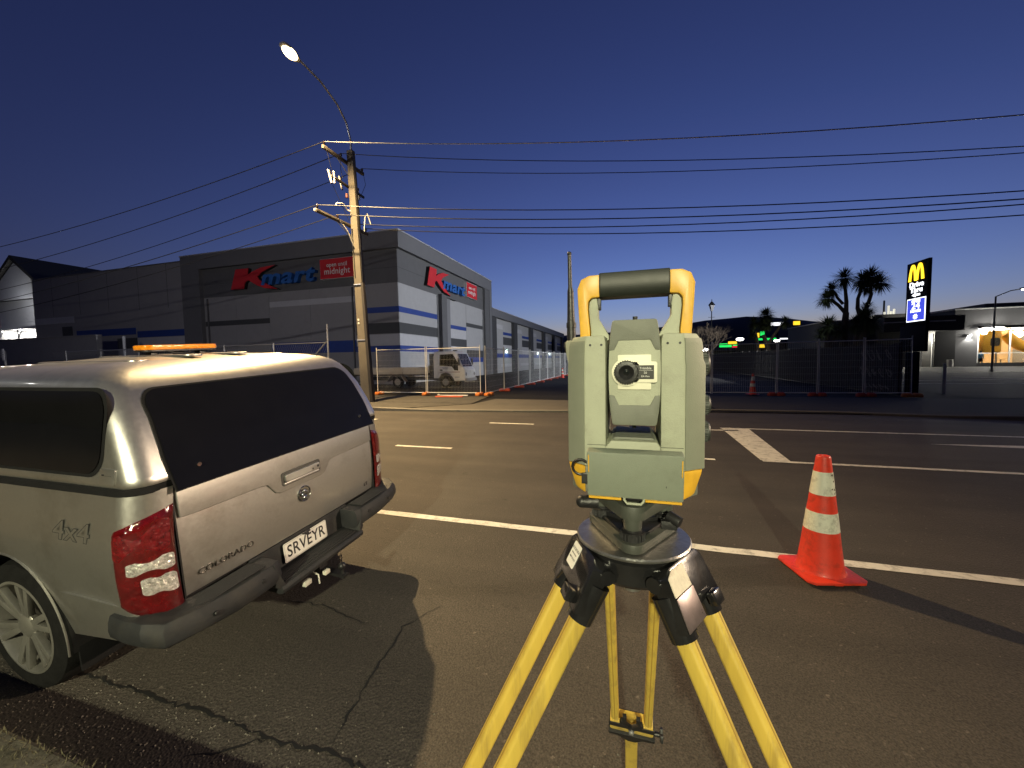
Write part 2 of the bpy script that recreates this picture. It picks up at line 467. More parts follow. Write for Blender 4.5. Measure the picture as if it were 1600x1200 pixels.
# tribrach
trib = lambda r, q, off=0: [p for k in range(3) for p in [((r - q) * cos(-pi / 2 + k * 2 * pi / 3) + q * cos(-pi / 2 + k * 2 * pi / 3 + a), (r - q) * sin(-pi / 2 + k * 2 * pi / 3) + q * sin(-pi / 2 + k * 2 * pi / 3 + a)) for a in [(-1 + 2 * i / 6) * pi / 3 for i in range(7)]]]
tb = MB().prism(trib(.077, .018), XY, .001, .014).build('tribrach', mat('tribrach_dark', (.05, .053, .045), .5, var=.15, scale=30, bump=.1, bscale=400), ts, bevel=.002)
q = MB(); q.prism(trib(.060, .012), XY, .014, .019)
for k in range(3):
    a = -pi / 2 + k * 2 * pi / 3
    q.bar((0, 0, .021), (.055 * cos(a), .055 * sin(a), .021), .02, .008)
q.build('spring_plate', BLACK, tb, bevel=.001)
for k in range(3):
    a = -pi / 2 + k * 2 * pi / 3; x, y = .054 * cos(a), .054 * sin(a)
    prof = [(.0165, .0)] + [(.0165, .012), (.013, .013), (.013, .016), (.008, .017), (.008, .03)]
    q = MB().lathe(prof, 20); 
    for i in range(20):
        c = 2 * pi * i / 20; q.box(-.001, .001, -.0012, .0012, .001, .011, Matrix.Translation((.0168 * cos(c), .0168 * sin(c), 0)))
    o = q.build('foot_screw', BLACK, tb); o.location = (x, y, .0145)
q = MB(); q.prism(trib(.072, .02), XY, .046, .066)
for k in range(3):
    a = -pi / 2 + k * 2 * pi / 3; q.cyl((.056 * cos(a), .056 * sin(a), .030), (.056 * cos(a), .056 * sin(a), .0655), .0125, .0145, 16)
q.build('tribrach_body', mat('tribrach_grey', (.055, .06, .05), .5, var=.1, scale=30, bump=.1, bscale=500), tb, bevel=.002)
MB().lathe([(.046, .066), (.05, .068), (.05, .0745), (.044, .0765), (.03, .079)], 40).build('collar', BLACK, tb)
q = MB(); q.cyl((-.052, -.02, .052), (-.074, -.026, .052), .011, .009, 16); q.ball((-.075, -.026, .052), .0095)
q.build('locking_knob', BLACK, tb)
q = MB(); q.cyl((.050, -.02, .04), (.066, -.03, .034), .008, .008, 12); q.box(.04, .062, -.03, -.018, .022, .034); q.build('clamp_screw', BLACK, tb, bevel=.001)

# alidade base and the two standards
q = MB(); q.prism([(-.066, -.058), (.068, -.058), (.088, -.034), (.088, .05), (.06, .07), (-.06, .07), (-.088, .05), (-.088, -.034)], XY, .0785, .118)
q.build('alidade_base', TD, ts, bevel=.003)
q = MB(); q.prism([(-.064, .1182), (.066, .1182), (.066, .142), (.036, .150), (.032, .156), (-.030, .156), (-.034, .150), (-.064, .142)], XZ, -.0585, .06)
q.build('cradle', TG, ts, bevel=.002)
q = MB(); q.prism([(-.029, .1565), (.031, .1565), (.026, .1600), (-.024, .1600)], XZ, -.05, .05); q.build('cradle_floor', TD, ts, bevel=.001)
for sx, nm in ((-1, 'left'), (1, 'right')):
    o = .001 * sx
    def ring(z, sh=0, e=0):
        return [(sx * (.0335 - sh) + o * 3, -.062, z), (sx * (.064 + e * .3) + o * 2, -.062, z), (sx * (.090 + e) + o, -.042 + 0, z), (sx * (.090 + e) + o, .045, z), (sx * .072, .066, z), (sx * .0335 + o * 3, .066, z)]
    if sx < 0: R = [ring(.1185), ring(.16, .0, .001), ring(.235, 0, .001), ring(.278, 0, .0), ring(.2955, 0, -.002), ring(.305, -.002, -.007)]
    else: R = [ring(.1185, 0, .003), ring(.19, 0, .003), ring(.262, 0, .003), ring(.270, 0, .0), ring(.2955, 0, -.002), ring(.305, -.002, -.008)]
    st = MB().loft(R).build('standard', TG, ts, bevel=.0025, label=None)
    # darker outer shell facet, a moulded panel proud of the casting
    sh = MB()
    def rr(z, e): return [(sx * (.0648 + e * .3) + o * 2, -.0628, z), (sx * (.0908 + e) + o, -.0426, z), (sx * (.0912 + e) + o, .03, z), (sx * (.087 + e), .03, z), (sx * (.087 + e), -.040, z), (sx * (.0645 + e * .3), -.058, z)]
    es = .001 if sx < 0 else .003
    sh.loft([rr(.119, es), rr(.262, es), rr(.27, .0), rr(.291, -.001), rr(.2985, -.003)])
    sh.build('side_shell', mat('mid_grey_green', (.205, .218, .17), .55, var=.06, scale=30, bump=.15, bscale=700), ts, bevel=.0015)
    # yellow corner
    q = MB()
    q.loft([[(sx * .0655, -.0635, z), (sx * x, -.044, z), (sx * x, .05, z), (sx * (x - .006), .05, z), (sx * (x - .006), -.040, z), (sx * .0655, -.0595, z)] for z, x in ((.0795, .078), (.084, .082), (.112, .0905), (.1182, .0915))])
    q.build('corner_bumper', YEL, ts, bevel=.002)
# cover screws and moulded seams on the standards
for sx, xx in ((-1, -.0425), (-1, -.0580), (1, .0445), (1, .0600)):
    for z in (.128, .292):
        q = MB(); q.cyl((xx, -.0615, z), (xx, -.0629, z), .0019, .0017, 10); q.build('screw', BLACK, ts)
for x0, x1 in ((-.0625, -.0345), (.0365, .0655)):
    q = MB(); q.box(x0, x1, -.0624, -.0615, .1495, .1503); q.build('seam', mat('seam_dark', (.07, .075, .06), .7), ts)
# side knobs on the right hand side
for y, z, r in ((-.01, .262, .016), (-.02, .205, .0135), (-.02, .167, .014)):
    q = MB(); M = Matrix.Translation((.0885, y, z)) @ Matrix.Rotation(pi / 2, 4, 'Y')
    q.lathe([(r * .7, 0), (r, .002), (r, .013), (r * .85, .0155)], 24, M)
    for i in range(24):
        c = 2 * pi * i / 24; q.box(-.0008, .0008, -.0012, .0012, .003, .012, M @ Matrix.Translation((r * cos(c), r * sin(c), 0)))
    q.build('drive_knob', mat('knob_green', (.025, .03, .026), .5, var=.1), ts)
# carry handle
for sx in (-1, 1):
    q = MB(); x0 = .0015
    P = [(.049, .400), (.066, .3995), (.078, .394), (.0835, .380), (.0825, .355), (.0795, .31), (.0795, .30), (.064, .30), (.064, .315), (.067, .348), (.0665, .360), (.0615, .3655), (.049, .366)]
    q.prism([(x0 + sx * u, v) for u, v in P], XZ, -.013, .016)
    q.build('handle_end', YEL, ts, bevel=.003)
    q = MB(); P = [(.0632, .30), (.0632, .315), (.0662, .348), (.0655, .3585), (.061, .3645), (.054, .3645), (.052, .352), (.052, .335), (.036, .308), (.036, .30)]
    q.prism([(x0 + sx * u, v) for u, v in P], XZ, -.010, .013)
    q.build('handle_bracket', TG, ts, bevel=.002)
    q = MB(); q.box(x0 + sx * .0515 - .003, x0 + sx * .0515 + .003, -.006, .008, .348, .3655); q.build('handle_catch', BLACK, ts, bevel=.001)
q = MB(); q.loft([[(x, -.016, .371), (x, -.018, .385), (x, -.014, .402), (x, .016, .402), (x, .02, .385), (x, .018, .365), (x, -.012, .3655)] for x in (-.049, -.046, .0, .049, .0515)])
q.build('grip', GRIP, ts, bevel=.002)
# telescope
def tel(z, sc=1):  # half width of the barrel outline
    t = (z - .2525) / .0725
    return .0345 * (1 - .16 * abs(t) ** 2.6)
zs = [.180, .1815, .187, .2, .215, .2525, .29, .305, .318, .3235, .325]
out = [(.0018 + tel(z) * (1 if 0 < i < len(zs) - 1 else .94), z) for i, z in enumerate(zs)] + [(.0018 - tel(z) * (1 if 0 < i < len(zs) - 1 else .94), z) for i, z in reversed(list(enumerate(zs)))]
te = MB().prism(out, XZ, -.066, .075).build('telescope', TG, ts, bevel=.003)
for s in (1, -1):
    c = .2525
    a0, a1, a2 = .0305, .0445, .0725
    P = [(.0018 - tel(c + s * a0) + .0006, c + s * a0), (.0018 - .0265, c + s * (a0 + .001)), (.0018 - .0205, c + s * a1), (.0018 + .0205, c + s * a1), (.0018 + .0265, c + s * (a0 + .001)), (.0018 + tel(c + s * a0) - .0006, c + s * a0)]
    P += [(.0018 + tel(c + s * z) - .0004, c + s * z) for z in (.04, .05, .06, .068, .071)] + [(.0018 + .026, c + s * a2), (.0018 - .026, c + s * a2)] + [(.0018 - tel(c + s * z) + .0004, c + s * z) for z in (.071, .068, .06, .05, .04)]
    MB().prism(P, XZ, -.0672, -.05).build('telescope_cap', TD, te, bevel=.0012)
q = MB(); q.prism(rrect(.0435, .0475, .0015, 3, .0018, .2535), XZ, -.0685, -.064); q.build('face_plate', CREAM, te, bevel=.0006)
q = MB(); q.prism(rrect(.034, .0285, .003, 4, .0142, .2535), XZ, -.0705, -.067)
q.cyl((-.0085, -.0672, .2535), (-.0085, -.0705, .2535), .0195, .0195, 32); q.build('bezel', CREAM, te, bevel=.0004)
q = MB(); q.prism(rrect(.0225, .0188, .0006, 2, .0158, .2535), XZ, -.0709, -.0690); q.build('name_plate', mat('label_black', (.012, .012, .011), .4, var=.1), te)
for s, body, z in ((.0046, 'Trimble', .2588), (.0042, 'S6', .2528), (.0032, 'DR Plus', .2478)):
    text('lettering', body, s, WTXT, te, frame((.0160, -.0711, z), (1, 0, 0), (0, 0, 1), (0, -1, 0)), ext=.0001)
q = MB(); q.box(.006, .0255, -.0711, -.0708, .2558, .2561); q.build('rule_line', WTXT, te)
M = Matrix.Translation((-.0085, -.0670, .2535)) @ Matrix.Rotation(pi / 2, 4, 'X')
q = MB(); q.lathe([(.0150, 0), (.0157, .001), (.0157, .0075), (.0145, .0095), (.0100, .010), (.0060, .007), (.0042, .005)], 36, M)
for i in range(30):
    c = 2 * pi * i / 30; q.box(-.0007, .0007, -.0008, .0008, .0015, .008, M @ Matrix.Translation((.0158 * cos(c), .0158 * sin(c), 0)))
q.build('eyepiece', BLACK, te)
q = MB(); q.ball((-.0085, -.0720, .2535), .0046, (1, .4, 1)); q.build('eyepiece_lens', GLASSD, te)
q = MB(); q.cyl((.003, -.045, .325), (.003, -.045, .331), .003, .0035, 10); q.box(-.006, -.001, -.04, -.02, .3245, .3275); q.build('peep_sight', BLACK, te)
q = MB(); q.cyl((.002, -.05, .1805), (.002, -.05, .174), .0035, .0025, 10); q.build('adjusting_screw', BLACK, te)
# control unit mount (keypad cover) tilted towards the observer
cu = MB(); cu.prism(rrect(.1235, .0645, .0025, 4), XZ, -.009, .009)
Mc = Matrix.Translation((.0015, -.082, .1165)) @ Matrix.Rotation(radians(9), 4, 'X')
cu = cu.build('control_unit', mat('cover_grey_green', (.185, .21, .165), .5, var=.08, scale=30, bump=.2, bscale=900, dirt=(.12, .13, .10), dirt_amt=.5, dirt_scale=30), ts, bevel=.0018, mx=Mc)
for bb in ((-.0600, -.0585, -.0102, .004, .003, .028), (.0585, .0600, -.0102, .004, .003, .026), (-.060, -.0165, -.0098, .006, -.0355, -.0325), (.0145, .060, -.0098, .006, -.0355, -.0325)):
    MB().box(*bb).build('yellow_edging', YEL, cu, bevel=.0006)
q = MB(); q.tube([(-.013, -.004, -.031), (-.0125, -.007, -.036), (-.009, -.009, -.0395), (.009, -.009, -.0395), (.0125, -.007, -.036), (.013, -.004, -.031)], .0019, 8)
q.build('latch_bow', TG, cu)
q = MB(); q.box(-.0105, .0105, -.004, .006, -.037, -.0325); q.build('latch_recess', BLACK, cu)
q = MB(); q.box(.040, .0408, -.0094, -.0088, -.013, -.0105); q.build('mark', BLACK, cu)
# external cable loop on the left
q = MB(); q.tube([(-.062, -.066, .107)] + [(-.072 + .0115 * cos(a), -.068 - .002 * sin(a), .118 + .0115 * sin(a)) for a in [radians(x) for x in range(-60, -330, -20)]] + [(-.062, -.066, .127)], .0018, 8)
q.box(-.0705, -.060, -.068, -.0615, .094, .108); q.build('cable', BLACK, ts)
# radio antenna
q = MB(); q.tube([(-.097, .03, .29), (-.0975, .03, .315), (-.098, .03, .345), (-.0985, .03, .385), (-.099, .03, .392), (-.1, .03, .446)], [.0068, .0075, .0062, .0052, .0034, .0030], 12)
q.ball((-.1, .03, .446), .0038); q.cyl((-.0975, .03, .325), (-.0976, .03, .333), .0082, .0082, 12)
an = q.build('antenna', BLACK, ts)
q = MB(); q.box(-.107, -.084, .018, .042, .283, .300); q.box(-.110, -.106, .026, .034, .29, .301); q.build('antenna_mount', BLACK, an, bevel=.002)
q = MB(); q.loft([[(-.0885, -.03, z), (-.0885 - e, -.02, z), (-.0885 - e, .04, z), (-.0885, .05, z)] for z, e in ((.235, .001), (.25, .004), (.28, .010), (.299, .011), (.301, .009))])
q.build('radio_pod', TG, ts, bevel=.002)

# ------------------------------------------------------------------ tripod
RAIL = mat('yellow_rail', (.52, .37, .065), .42, var=.10, scale=3, bump=.06, bscale=90, stretch=(8, 8, .6), dirt=(.20, .13, .045), dirt_amt=.75, dirt_scale=5, coat=.2)
ALU = mat('worn_aluminium', (.34, .335, .32), .34, .85, var=.25, scale=18, bump=.12, bscale=160, dirt=(.12, .11, .10), dirt_amt=.7, dirt_scale=14)
BGLOSS = mat('glossy_black', (.012, .012, .013), .22, var=.3, scale=20, coat=.5, bump=.03, bscale=60)
tp = thing('survey_tripod', 'yellow surveying tripod with round metal head carrying the total station', 'tripod', (HX, HY, HZ - .0005))
MB().lathe([(.02, -.008), (.081, -.008), (.0845, -.006), (.0855, -.003), (.0835, -.0006), (.02, 0)], 64).build('head_plate', ALU, tp)
MB().lathe([(.030, -.058), (.062, -.056), (.067, -.050), (.067, -.034), (.071, -.032), (.071, -.018), (.066, -.015), (.066, -.0085), (.03, -.0085)], 48).build('head_ring', BGLOSS, tp)
MB().lathe([(.008, -.09), (.014, -.088), (.014, -.075), (.02, -.073), (.02, -.058), (.01, -.057)], 20).build('centring_screw', ALU, tp)
TH = radians(28)
def tri_leg(az, ground_z, special):
    a = radians(az); d = Vector((cos(a), sin(a), 0)); t = Vector((-sin(a), cos(a), 0)); ax = d * sin(TH) - Vector((0, 0, 1)) * cos(TH)
    n = t.cross(ax); n = n if n.dot(d) > 0 else -n
    P0 = d * .080 + Vector((0, 0, -.060))
    F = lambda l, s, o: tuple(P0 + ax * l + t * s + n * o)     # along, tangential, outward
    L = ((HZ - .06) - ground_z) / cos(TH)
    lg = MB()
    for s in (-.048, .036):
        lg.prism(rrect(.0205, .0255, .0065, 4), lambda u, v, w: F(w, u + s + .006, v), .0, L * .46)
    leg = lg.build('leg', RAIL, tp)
    for s in (-.048, .036):
        for o in (-.0129, .0129):
            q = MB(); q.prism([(s + .0050, o - .0004), (s + .0070, o - .0004), (s + .0070, o + .0004), (s + .0050, o + .0004)], lambda u, v, w: F(w, u, v), .045, L * .45); q.build('groove', mat('groove_shade', (.30, .19, .03), .7), leg, smooth=False)  # thin strips in darker yellow standing for the shade in the grooves
    # hinge clamp gripping both rails
    q = MB()
    q.prism([(-.032, -.054), (.034, -.061), (.037, -.035), (.018, -.030), (.018, .030), (.037, .035), (.034, .061), (-.032, .054), (-.044, .042), (-.044, -.042)], lambda u, v, w: F(u, v, w), -.006, .021)
    cl = q.build('hinge_clamp', BGLOSS, leg, bevel=.004)
    for s in (-.042, .042):
        q = MB(); q.cyl(F(-.012, s, 0), F(.044, s, 0), .0198, .0188, 20); q.build('socket', BGLOSS, cl)
    q = MB(); q.cyl(F(-.028, -.056, -.004), F(-.028, .056, -.004), .011, .011, 14); q.bar(F(-.034, 0, -.035), F(-.028, 0, -.002), .06, .03); q.build('hinge_pin', BGLOSS, cl)
    q = MB(); s0 = .042 if special == 'label' else -.042
    q = MB(); q.prism([(.012, -.012), (.030, -.012), (.030, .012), (.012, .012)], lambda u, v, w: F(u, v - (-.030 if special == 'label' else -.028) * 1, w), .021, .033)
    q.build('lever_tab', BGLOSS, cl, bevel=.002)
    if special == 'label':
        q = MB(); q.prism(rrect(.036, .030, .003, 4, -.018, -.014), lambda u, v, w: F(u, v, w), .0212, .0217)
        lb = q.build('sticker', mat('white_label', (.72, .72, .70), .6, var=.06), cl)
        for k, (sz, bd) in enumerate(((.0085, 'accurate'), (.0040, 'instruments'), (.0040, '0800 222 873'))):
            c = Vector(F(-.027 + .0075 * k, -.014, .0219))
            text('lettering', bd, sz, mat('dark_print', (.03, .03, .04), .6), lb, frame(c, t, -ax, n), ext=.0001)
    if special == 'worn':
        q = MB(); q.prism([(-.040, -.042), (-.034, -.054), (-.010, -.056), (-.010, -.008), (-.040, -.008)], lambda u, v, w: F(u, v, w), .0212, .0225)
        q.build('worn_plate', mat('worn_cream_paint', (.55, .50, .40), .5, var=.2, scale=60, dirt=(.2, .13, .07), dirt_amt=.8, dirt_scale=40), cl)
        q = MB(); q.prism([(-.0085, -.056), (.032, -.059), (.032, -.006), (-.0085, -.006)], lambda u, v, w: F(u, v, w), .0212, .0228)
        q.build('bare_metal_face', mat('bare_metal', (.30, .25, .25), .3, .8, var=.2, scale=30), cl, bevel=.001)
    # lower slide with clamp
    e = L * .46
    q = MB(); q.prism(rrect(.112, .052, .008, 3, 0.0, e + .006), lambda u, v, w: F(v, u, w), -.0155, .0155)
    q.build('rail_end', RAIL, leg, bevel=.002)
    q = MB(); q.prism(rrect(.116, .020, .003, 3, 0.0, e - .006), lambda u, v, w: F(v, u, w), -.018, .018); q.build('clamp_strap', BLACK, leg, bevel=.001)
    q = MB(); q.cyl(F(e - .004, 0, -.02), F(e - .004, 0, -.030), .008, .006, 12); q.build('bolt', STEEL, leg)
    q = MB()
    q.prism([(e - .085, -.022), (e - .058, -.022), (e - .058, -.026), (e - .045, -.030), (e - .012, -.004), (e - .012, .004), (e - .045, .030), (e - .058, .026), (e - .058, .022), (e - .085, .022), (e - .085, .012), (e - .066, .012), (e - .06, .016), (e - .046, .018), (e - .026, .0), (e - .046, -.018), (e - .06, -.016), (e - .066, -.012), (e - .085, -.012)], lambda u, v, w: F(u, v, w), -.026, -.016)
    q.build('carry_hook', BLACK, leg, bevel=.001)
    q = MB(); q.prism([(e + .034, -.06), (e + .048, -.06), (e + .052, -.03), (e + .072, -.010), (e + .072, .010), (e + .052, .03), (e + .048, .06), (e + .034, .06)], lambda u, v, w: F(u, v, w), -.022, .02)
    q.build('slide_clamp', BLACK, leg, bevel=.002)
    q = MB(); q.cyl(F(e + .045, -.058, 0), F(e + .045, -.074, 0), .006, .006, 10); q.bar(F(e + .033, -.078, -.012), F(e + .057, -.078, .012), .008, .012); q.bar(F(e + .033, -.078, .012), F(e + .057, -.078, -.012), .008, .012); q.build('wing_screw', BLACK, leg, bevel=.002)
    q = MB(); q.prism(rrect(.034, .024, .004, 3), lambda u, v, w: F(w, u, v), e - .02, L - .10)
    lo = q.build('lower_leg', RAIL, leg)
    q = MB(); q.tube([F(L - .11, 0, 0), F(L - .05, 0, 0), F(L, 0, 0)], [.018, .014, .003], 12); q.bar(F(L - .075, 0, 0), F(L - .075, 0, .05), .03, .008); q.build('foot', STEEL, lo)
tri_leg(205, .055, 'label')
tri_leg(-30, .055, 'worn')
tri_leg(90, -.085, '')

# ------------------------------------------------------------------ traffic cones
ORANGE = mat('cone_orange', (.72, .045, .02), .5, var=.08, scale=10, bump=.08, bscale=150, dirt=(.22, .03, .018), dirt_amt=.65, dirt_scale=13, coat=.08)
WBAND = mat('reflective_white', (.72, .72, .60), .45, var=.06, scale=60, dirt=(.22, .20, .16), dirt_amt=.75, dirt_scale=16)
CR = [(.0, .150), (.045, .146), (.34, .112), (.485, .095), (.61, .080), (.785, .059), (.90, .045)]
def cone_r(z):
    for (a, ra), (c, rc) in zip(CR, CR[1:]):
        if a <= z <= c: return ra + (rc - ra) * (z - a) / (c - a)
    return .045
def cone(label, loc, rot, group, detail=True):
    c = thing('traffic_cone', label, 'traffic cone', loc, (0, 0, rot), group)
    n = 40 if detail else 16
    q = MB(); q.lathe([(.168, .030), (.158, .034), (.151, .048), (.146, .07)] + [(cone_r(z), z) for z in (.2, .4, .6, .8, .885)] + [(.044, .897), (.040, .902), (.034, .902), (.030, .89), (.028, .80)], n)
    q.build('cone_body', ORANGE, c)
    q = MB(); P = []
    for k in range(4):
        a = pi / 4 + k * pi / 2
        P += [(.27 * cos(a + s), .27 * sin(a + s)) for s in (-.10, .10)]
    q.prism(P, XY, .014, .031); 
    for k in range(8):
        a = pi / 8 + k * pi / 4; rr_ = .235 if k % 2 else .18
        q.box(-.028, .028, -.014, .014, .001, .014, Matrix.Translation((.2 * cos(k * pi / 4 + pi / 4) * (1.15 if k % 2 == 0 else .9), .2 * sin(k * pi / 4 + pi / 4) * (1.15 if k % 2 == 0 else .9), 0)) @ Matrix.Rotation(k * pi / 4 + 3 * pi / 4, 4, 'Z'))
    q.build('cone_base', ORANGE, c, bevel=.004)
    for z0, z1 in ((.345, .485), (.615, .785)):
        q = MB(); q.lathe([(cone_r(z0) - .006, z0), (cone_r(z0) + .0012, z0), (cone_r(z1) + .0012, z1), (cone_r(z1) - .006, z1)], n, close=True)
        q.build('reflective_band', WBAND, c)
    if detail:
        sc = MB(); r = random.Random(5)
        for i in range(12):
            z = r.uniform(.63, .775); a = r.gauss(-1.05, .16); w = r.uniform(.002, .007); h = r.uniform(.003, .018)
            R = cone_r(z) + .0022
            sc.poly([(R * cos(a + s * w / R), R * sin(a + s * w / R), z + k * h / 2) for s, k in ((-1, -.6), (1, -1), (.7, 1), (-.8, .8))])
        sc.build('scuff_marks', mat('scuff_dark', (.06, .03, .02), .8), c)
    return c
cone('large orange traffic cone with two white bands beside the tripod on the edge line', (1.385, 3.46, 0), radians(14), 'orange traffic cones')
cone('small distant orange cone in front of the dark fence panels on the far footpath', (5.07, 19.3, .01), .3, 'orange traffic cones', False)
cone('tiny far orange cone at the end of the left fence row down the side street', (-6.05, 36.3, -.022), .6, 'orange traffic cones', False)

# ------------------------------------------------------------------ silver utility truck with canopy, parked at the kerb
SILV = mat('silver_paint', (.58, .57, .54), .36, .92, var=.04, scale=60, coat=.5, bump=.02, bscale=2500, dirt=(.26, .235, .19), dirt_amt=.5, dirt_scale=2.2)
TINT = mat('tinted_glass', (.006, .006, .007), .06, var=.1, coat=0.0, spec=.28)
TRIM = mat('bumper_plastic', (.022, .023, .025), .55, var=.3, scale=9, bump=.25, bscale=700, dirt=(.05, .046, .04), dirt_amt=.6, dirt_scale=6, spec=.3)
CHROME = mat('chrome', (.62, .62, .61), .14, 1.0, var=.1, scale=40)
TYRE = mat('tyre', (.010, .010, .010), .9, var=.3, scale=20, bump=.3, bscale=120, spec=.12)
RIM = mat('alloy_rim', (.34, .33, .30), .35, .7, var=.15, scale=12, dirt=(.12, .11, .09), dirt_amt=.6, dirt_scale=6)
REDL = mat('red_lens', (.085, .003, .004), .08, coat=1.0, var=.45, scale=28, bump=.5, bscale=45, spec=.7)
CLRL = mat('clear_lens', (.60, .58, .55), .12, .5, coat=1.0, var=.5, scale=60, bump=1.0, bscale=70)
ut = thing('utility_vehicle', 'silver dual cab utility with tinted canopy and SRVEYR plate parked at near kerb', 'ute', (-2.10, 2.115, -.052), (radians(3.4), 0, 0))
RX, RY = .115, .165
def hw(z):      # half width of the tub
    pts = ((.35, .895), (.5, .915), (.62, .928), (.80, .935), (.93, .932), (1.05, .922), (1.18, .905))
    for (a, wa), (c, wc) in zip(pts, pts[1:]):
        if z <= c: return wa + (wc - wa) * max(0, (z - a)) / (c - a)
    return .905
def corner(t, z, off=0.0):      # rear corner, t in 0..1 from the tailgate round to the flank
    a = t * pi / 2; w = hw(z)
    return (-RX * (1 - cos(a)) + off * cos(a), -(w - RY) - RY * sin(a) - off * sin(a), z)
WX, WZ, WR, AR = -1.02, .37, .365, .435
FX = -4.10
def sill(x):
    s = .475 + min(0, (x + .0) * .10) if x > -.65 else .40
    for cx in (WX, FX):
        d = abs(x - cx)
        if d < AR: s = max(s, WZ + sqrt(AR * AR - d * d))
    return s
def mirror(fn, sy): return lambda *a: (lambda p: (p[0], p[1] * sy, p[2]))(fn(*a))
xcols = [0] + [-RX - .02 * k for k in range(0, 20)]
xs_ = sorted({-RX, -.2, -.3, -.4, -.5, -.55} | {WX + AR * cos(pi * k / 18) for k in range(19)} | {-1.6, -2.2, -2.8, -3.4} | {FX + AR * cos(pi * k / 18) for k in range(19)} | {-4.7, -4.85}, reverse=True)
def swage(x, z):    # recessed feature line low on the flank and shallow 4x4 panel
    o = 0
    if -.62 < x < -.13 and .60 < z < .78: o -= .004 * min(1, (x + .62) / .1, (-.13 - x) / .05)
    return o
for sy in (-1, 1):
    q = MB()
    cols = [(corner(1 - 0, 0), None)]
    V = []
    for k in range(0, 9):      # rounded corner
        t = k / 8
        col = []
        for j in range(13):
            zb = .49; z = zb + (1.178 - zb) * j / 12
            p = corner(t, z); col.append(q.v((p[0], p[1] * -sy, p[2])))
        V.append(col)
    for x in xs_[1:]:
        col = []
        for j in range(13):
            zb = sill(x); zt = 1.178 if x > -3.3 else 1.178 - .10 * ((-3.3 - x) / 1.55) ** 2
            z = zb + (zt - zb) * j / 12
            taper = .10 * max(0, (-3.6 - x) / 1.3) ** 2.2
            col.append(q.v((x, (-hw(z) + swage(x, z) * -1 + taper) * -sy, z)))
        V.append(col)
    for A, B in zip(V, V[1:]):
        for j in range(12): q.f([A[j], A[j + 1], B[j + 1], B[j]])
    q.build('side_panel', SILV, ut, ang=50)
    # wheel arch lips
    for cx in (WX, FX):
        q = MB(); pts = [(cx + (AR - .002) * cos(pi * k / 24), -(hw(.75) + .002) * -sy, WZ + (AR - .002) * sin(pi * k / 24)) for k in range(-1, 26)]
        q.tube(pts, .005, 6); q.build('arch_lip', SILV if cx == WX else SILV, ut)
        q = MB(); q.grid(lambda u, v: (cx + (AR + .0) * cos(pi * (1.08 * u - .04)), -sy * -(.55 + .37 * v), WZ + AR * sin(pi * (1.08 * u - .04))), 16, 2); q.build('wheel_well', BLACK, ut)
    # tail light wrapped round the corner
    z0, z1 = .60, 1.045
    def lens(t, z, o): p = corner(t, z, o); return (p[0], p[1] * -sy, p[2])
    q = MB()
    def tl(u, v):
        t = .0 + 1.08 * u; zz0 = z0 - .055 * (1 - u) + .055 * u; zz1 = z1 + .05 * (1 - u) - .03 * u
        z = zz0 + (zz1 - zz0) * v
        e = min(u, 1 - u, v, 1 - v) * 12; o = .012 * min(1, max(0, e)) ** .5
        return lens(t, z, o + .001)
    q.grid(tl, 20, 24); L_ = q.build('tail_light', REDL, ut, ang=60)
    def seg(u0, u1, v0, v1, m, nm, bulge=.016):
        g = MB(); g.patch(rrect(1, 1, .16, 4), lambda a, c: (lambda u, v: lens(1.08 * u, (z0 - .055 * (1 - u) + .055 * u) + ((z1 + .05 * (1 - u) - .03 * u) - (z0 - .055 * (1 - u) + .055 * u)) * v, bulge))(u0 + (u1 - u0) * (a + .5), v0 + (v1 - v0) * (c + .5)), 5)
        return g.build(nm, m, L_, ang=60)
    seg(.05, .68, .46, .60, CLRL, 'clear_lens'); seg(.05, .50, .24, .42, CLRL, 'reversing_lens')
    seg(.08, .92, .64, .94, mat('red_reflector', (.12, .003, .005), .10, coat=1.0, var=.5, scale=50, bump=1.0, bscale=60), 'brake_lens', .0145)
# tub floor, rear cross frame and underbody
q = MB(); q.box(-4.6, -.10, -.72, .72, .42, .56); q.box(-1.62, -.03, -.75, .75, .57, .60)
q.build('underbody', BLACK, ut)
q = MB(); q.box(-.030, -.012, -.77, -.752, .56, 1.17); q.build('jamb', BLACK, ut)
q = MB(); q.box(-.030, -.012, .752, .77, .56, 1.17); q.build('jamb', BLACK, ut)
# tailgate
tg = MB(); tg.grid(lambda u, v: (-.018 * (2 * v - 1) ** 2 - .010 * abs(2 * u - 1) ** 3 + .004, -.748 + 1.496 * u, .600 + .568 * v), 24, 12)
tg = tg.build('tailgate', SILV, ut)
def tgx(y, z): v = (z - .6) / .568; u = (y + .748) / 1.496; return -.018 * (2 * v - 1) ** 2 - .010 * abs(2 * u - 1) ** 3 + .004
for sgn in (-1, 1): MB().box(-.05, -.004, sgn * .7495 - .004, sgn * .7495 + .004, .60, 1.168).build('tailgate_edge', BLACK, tg)
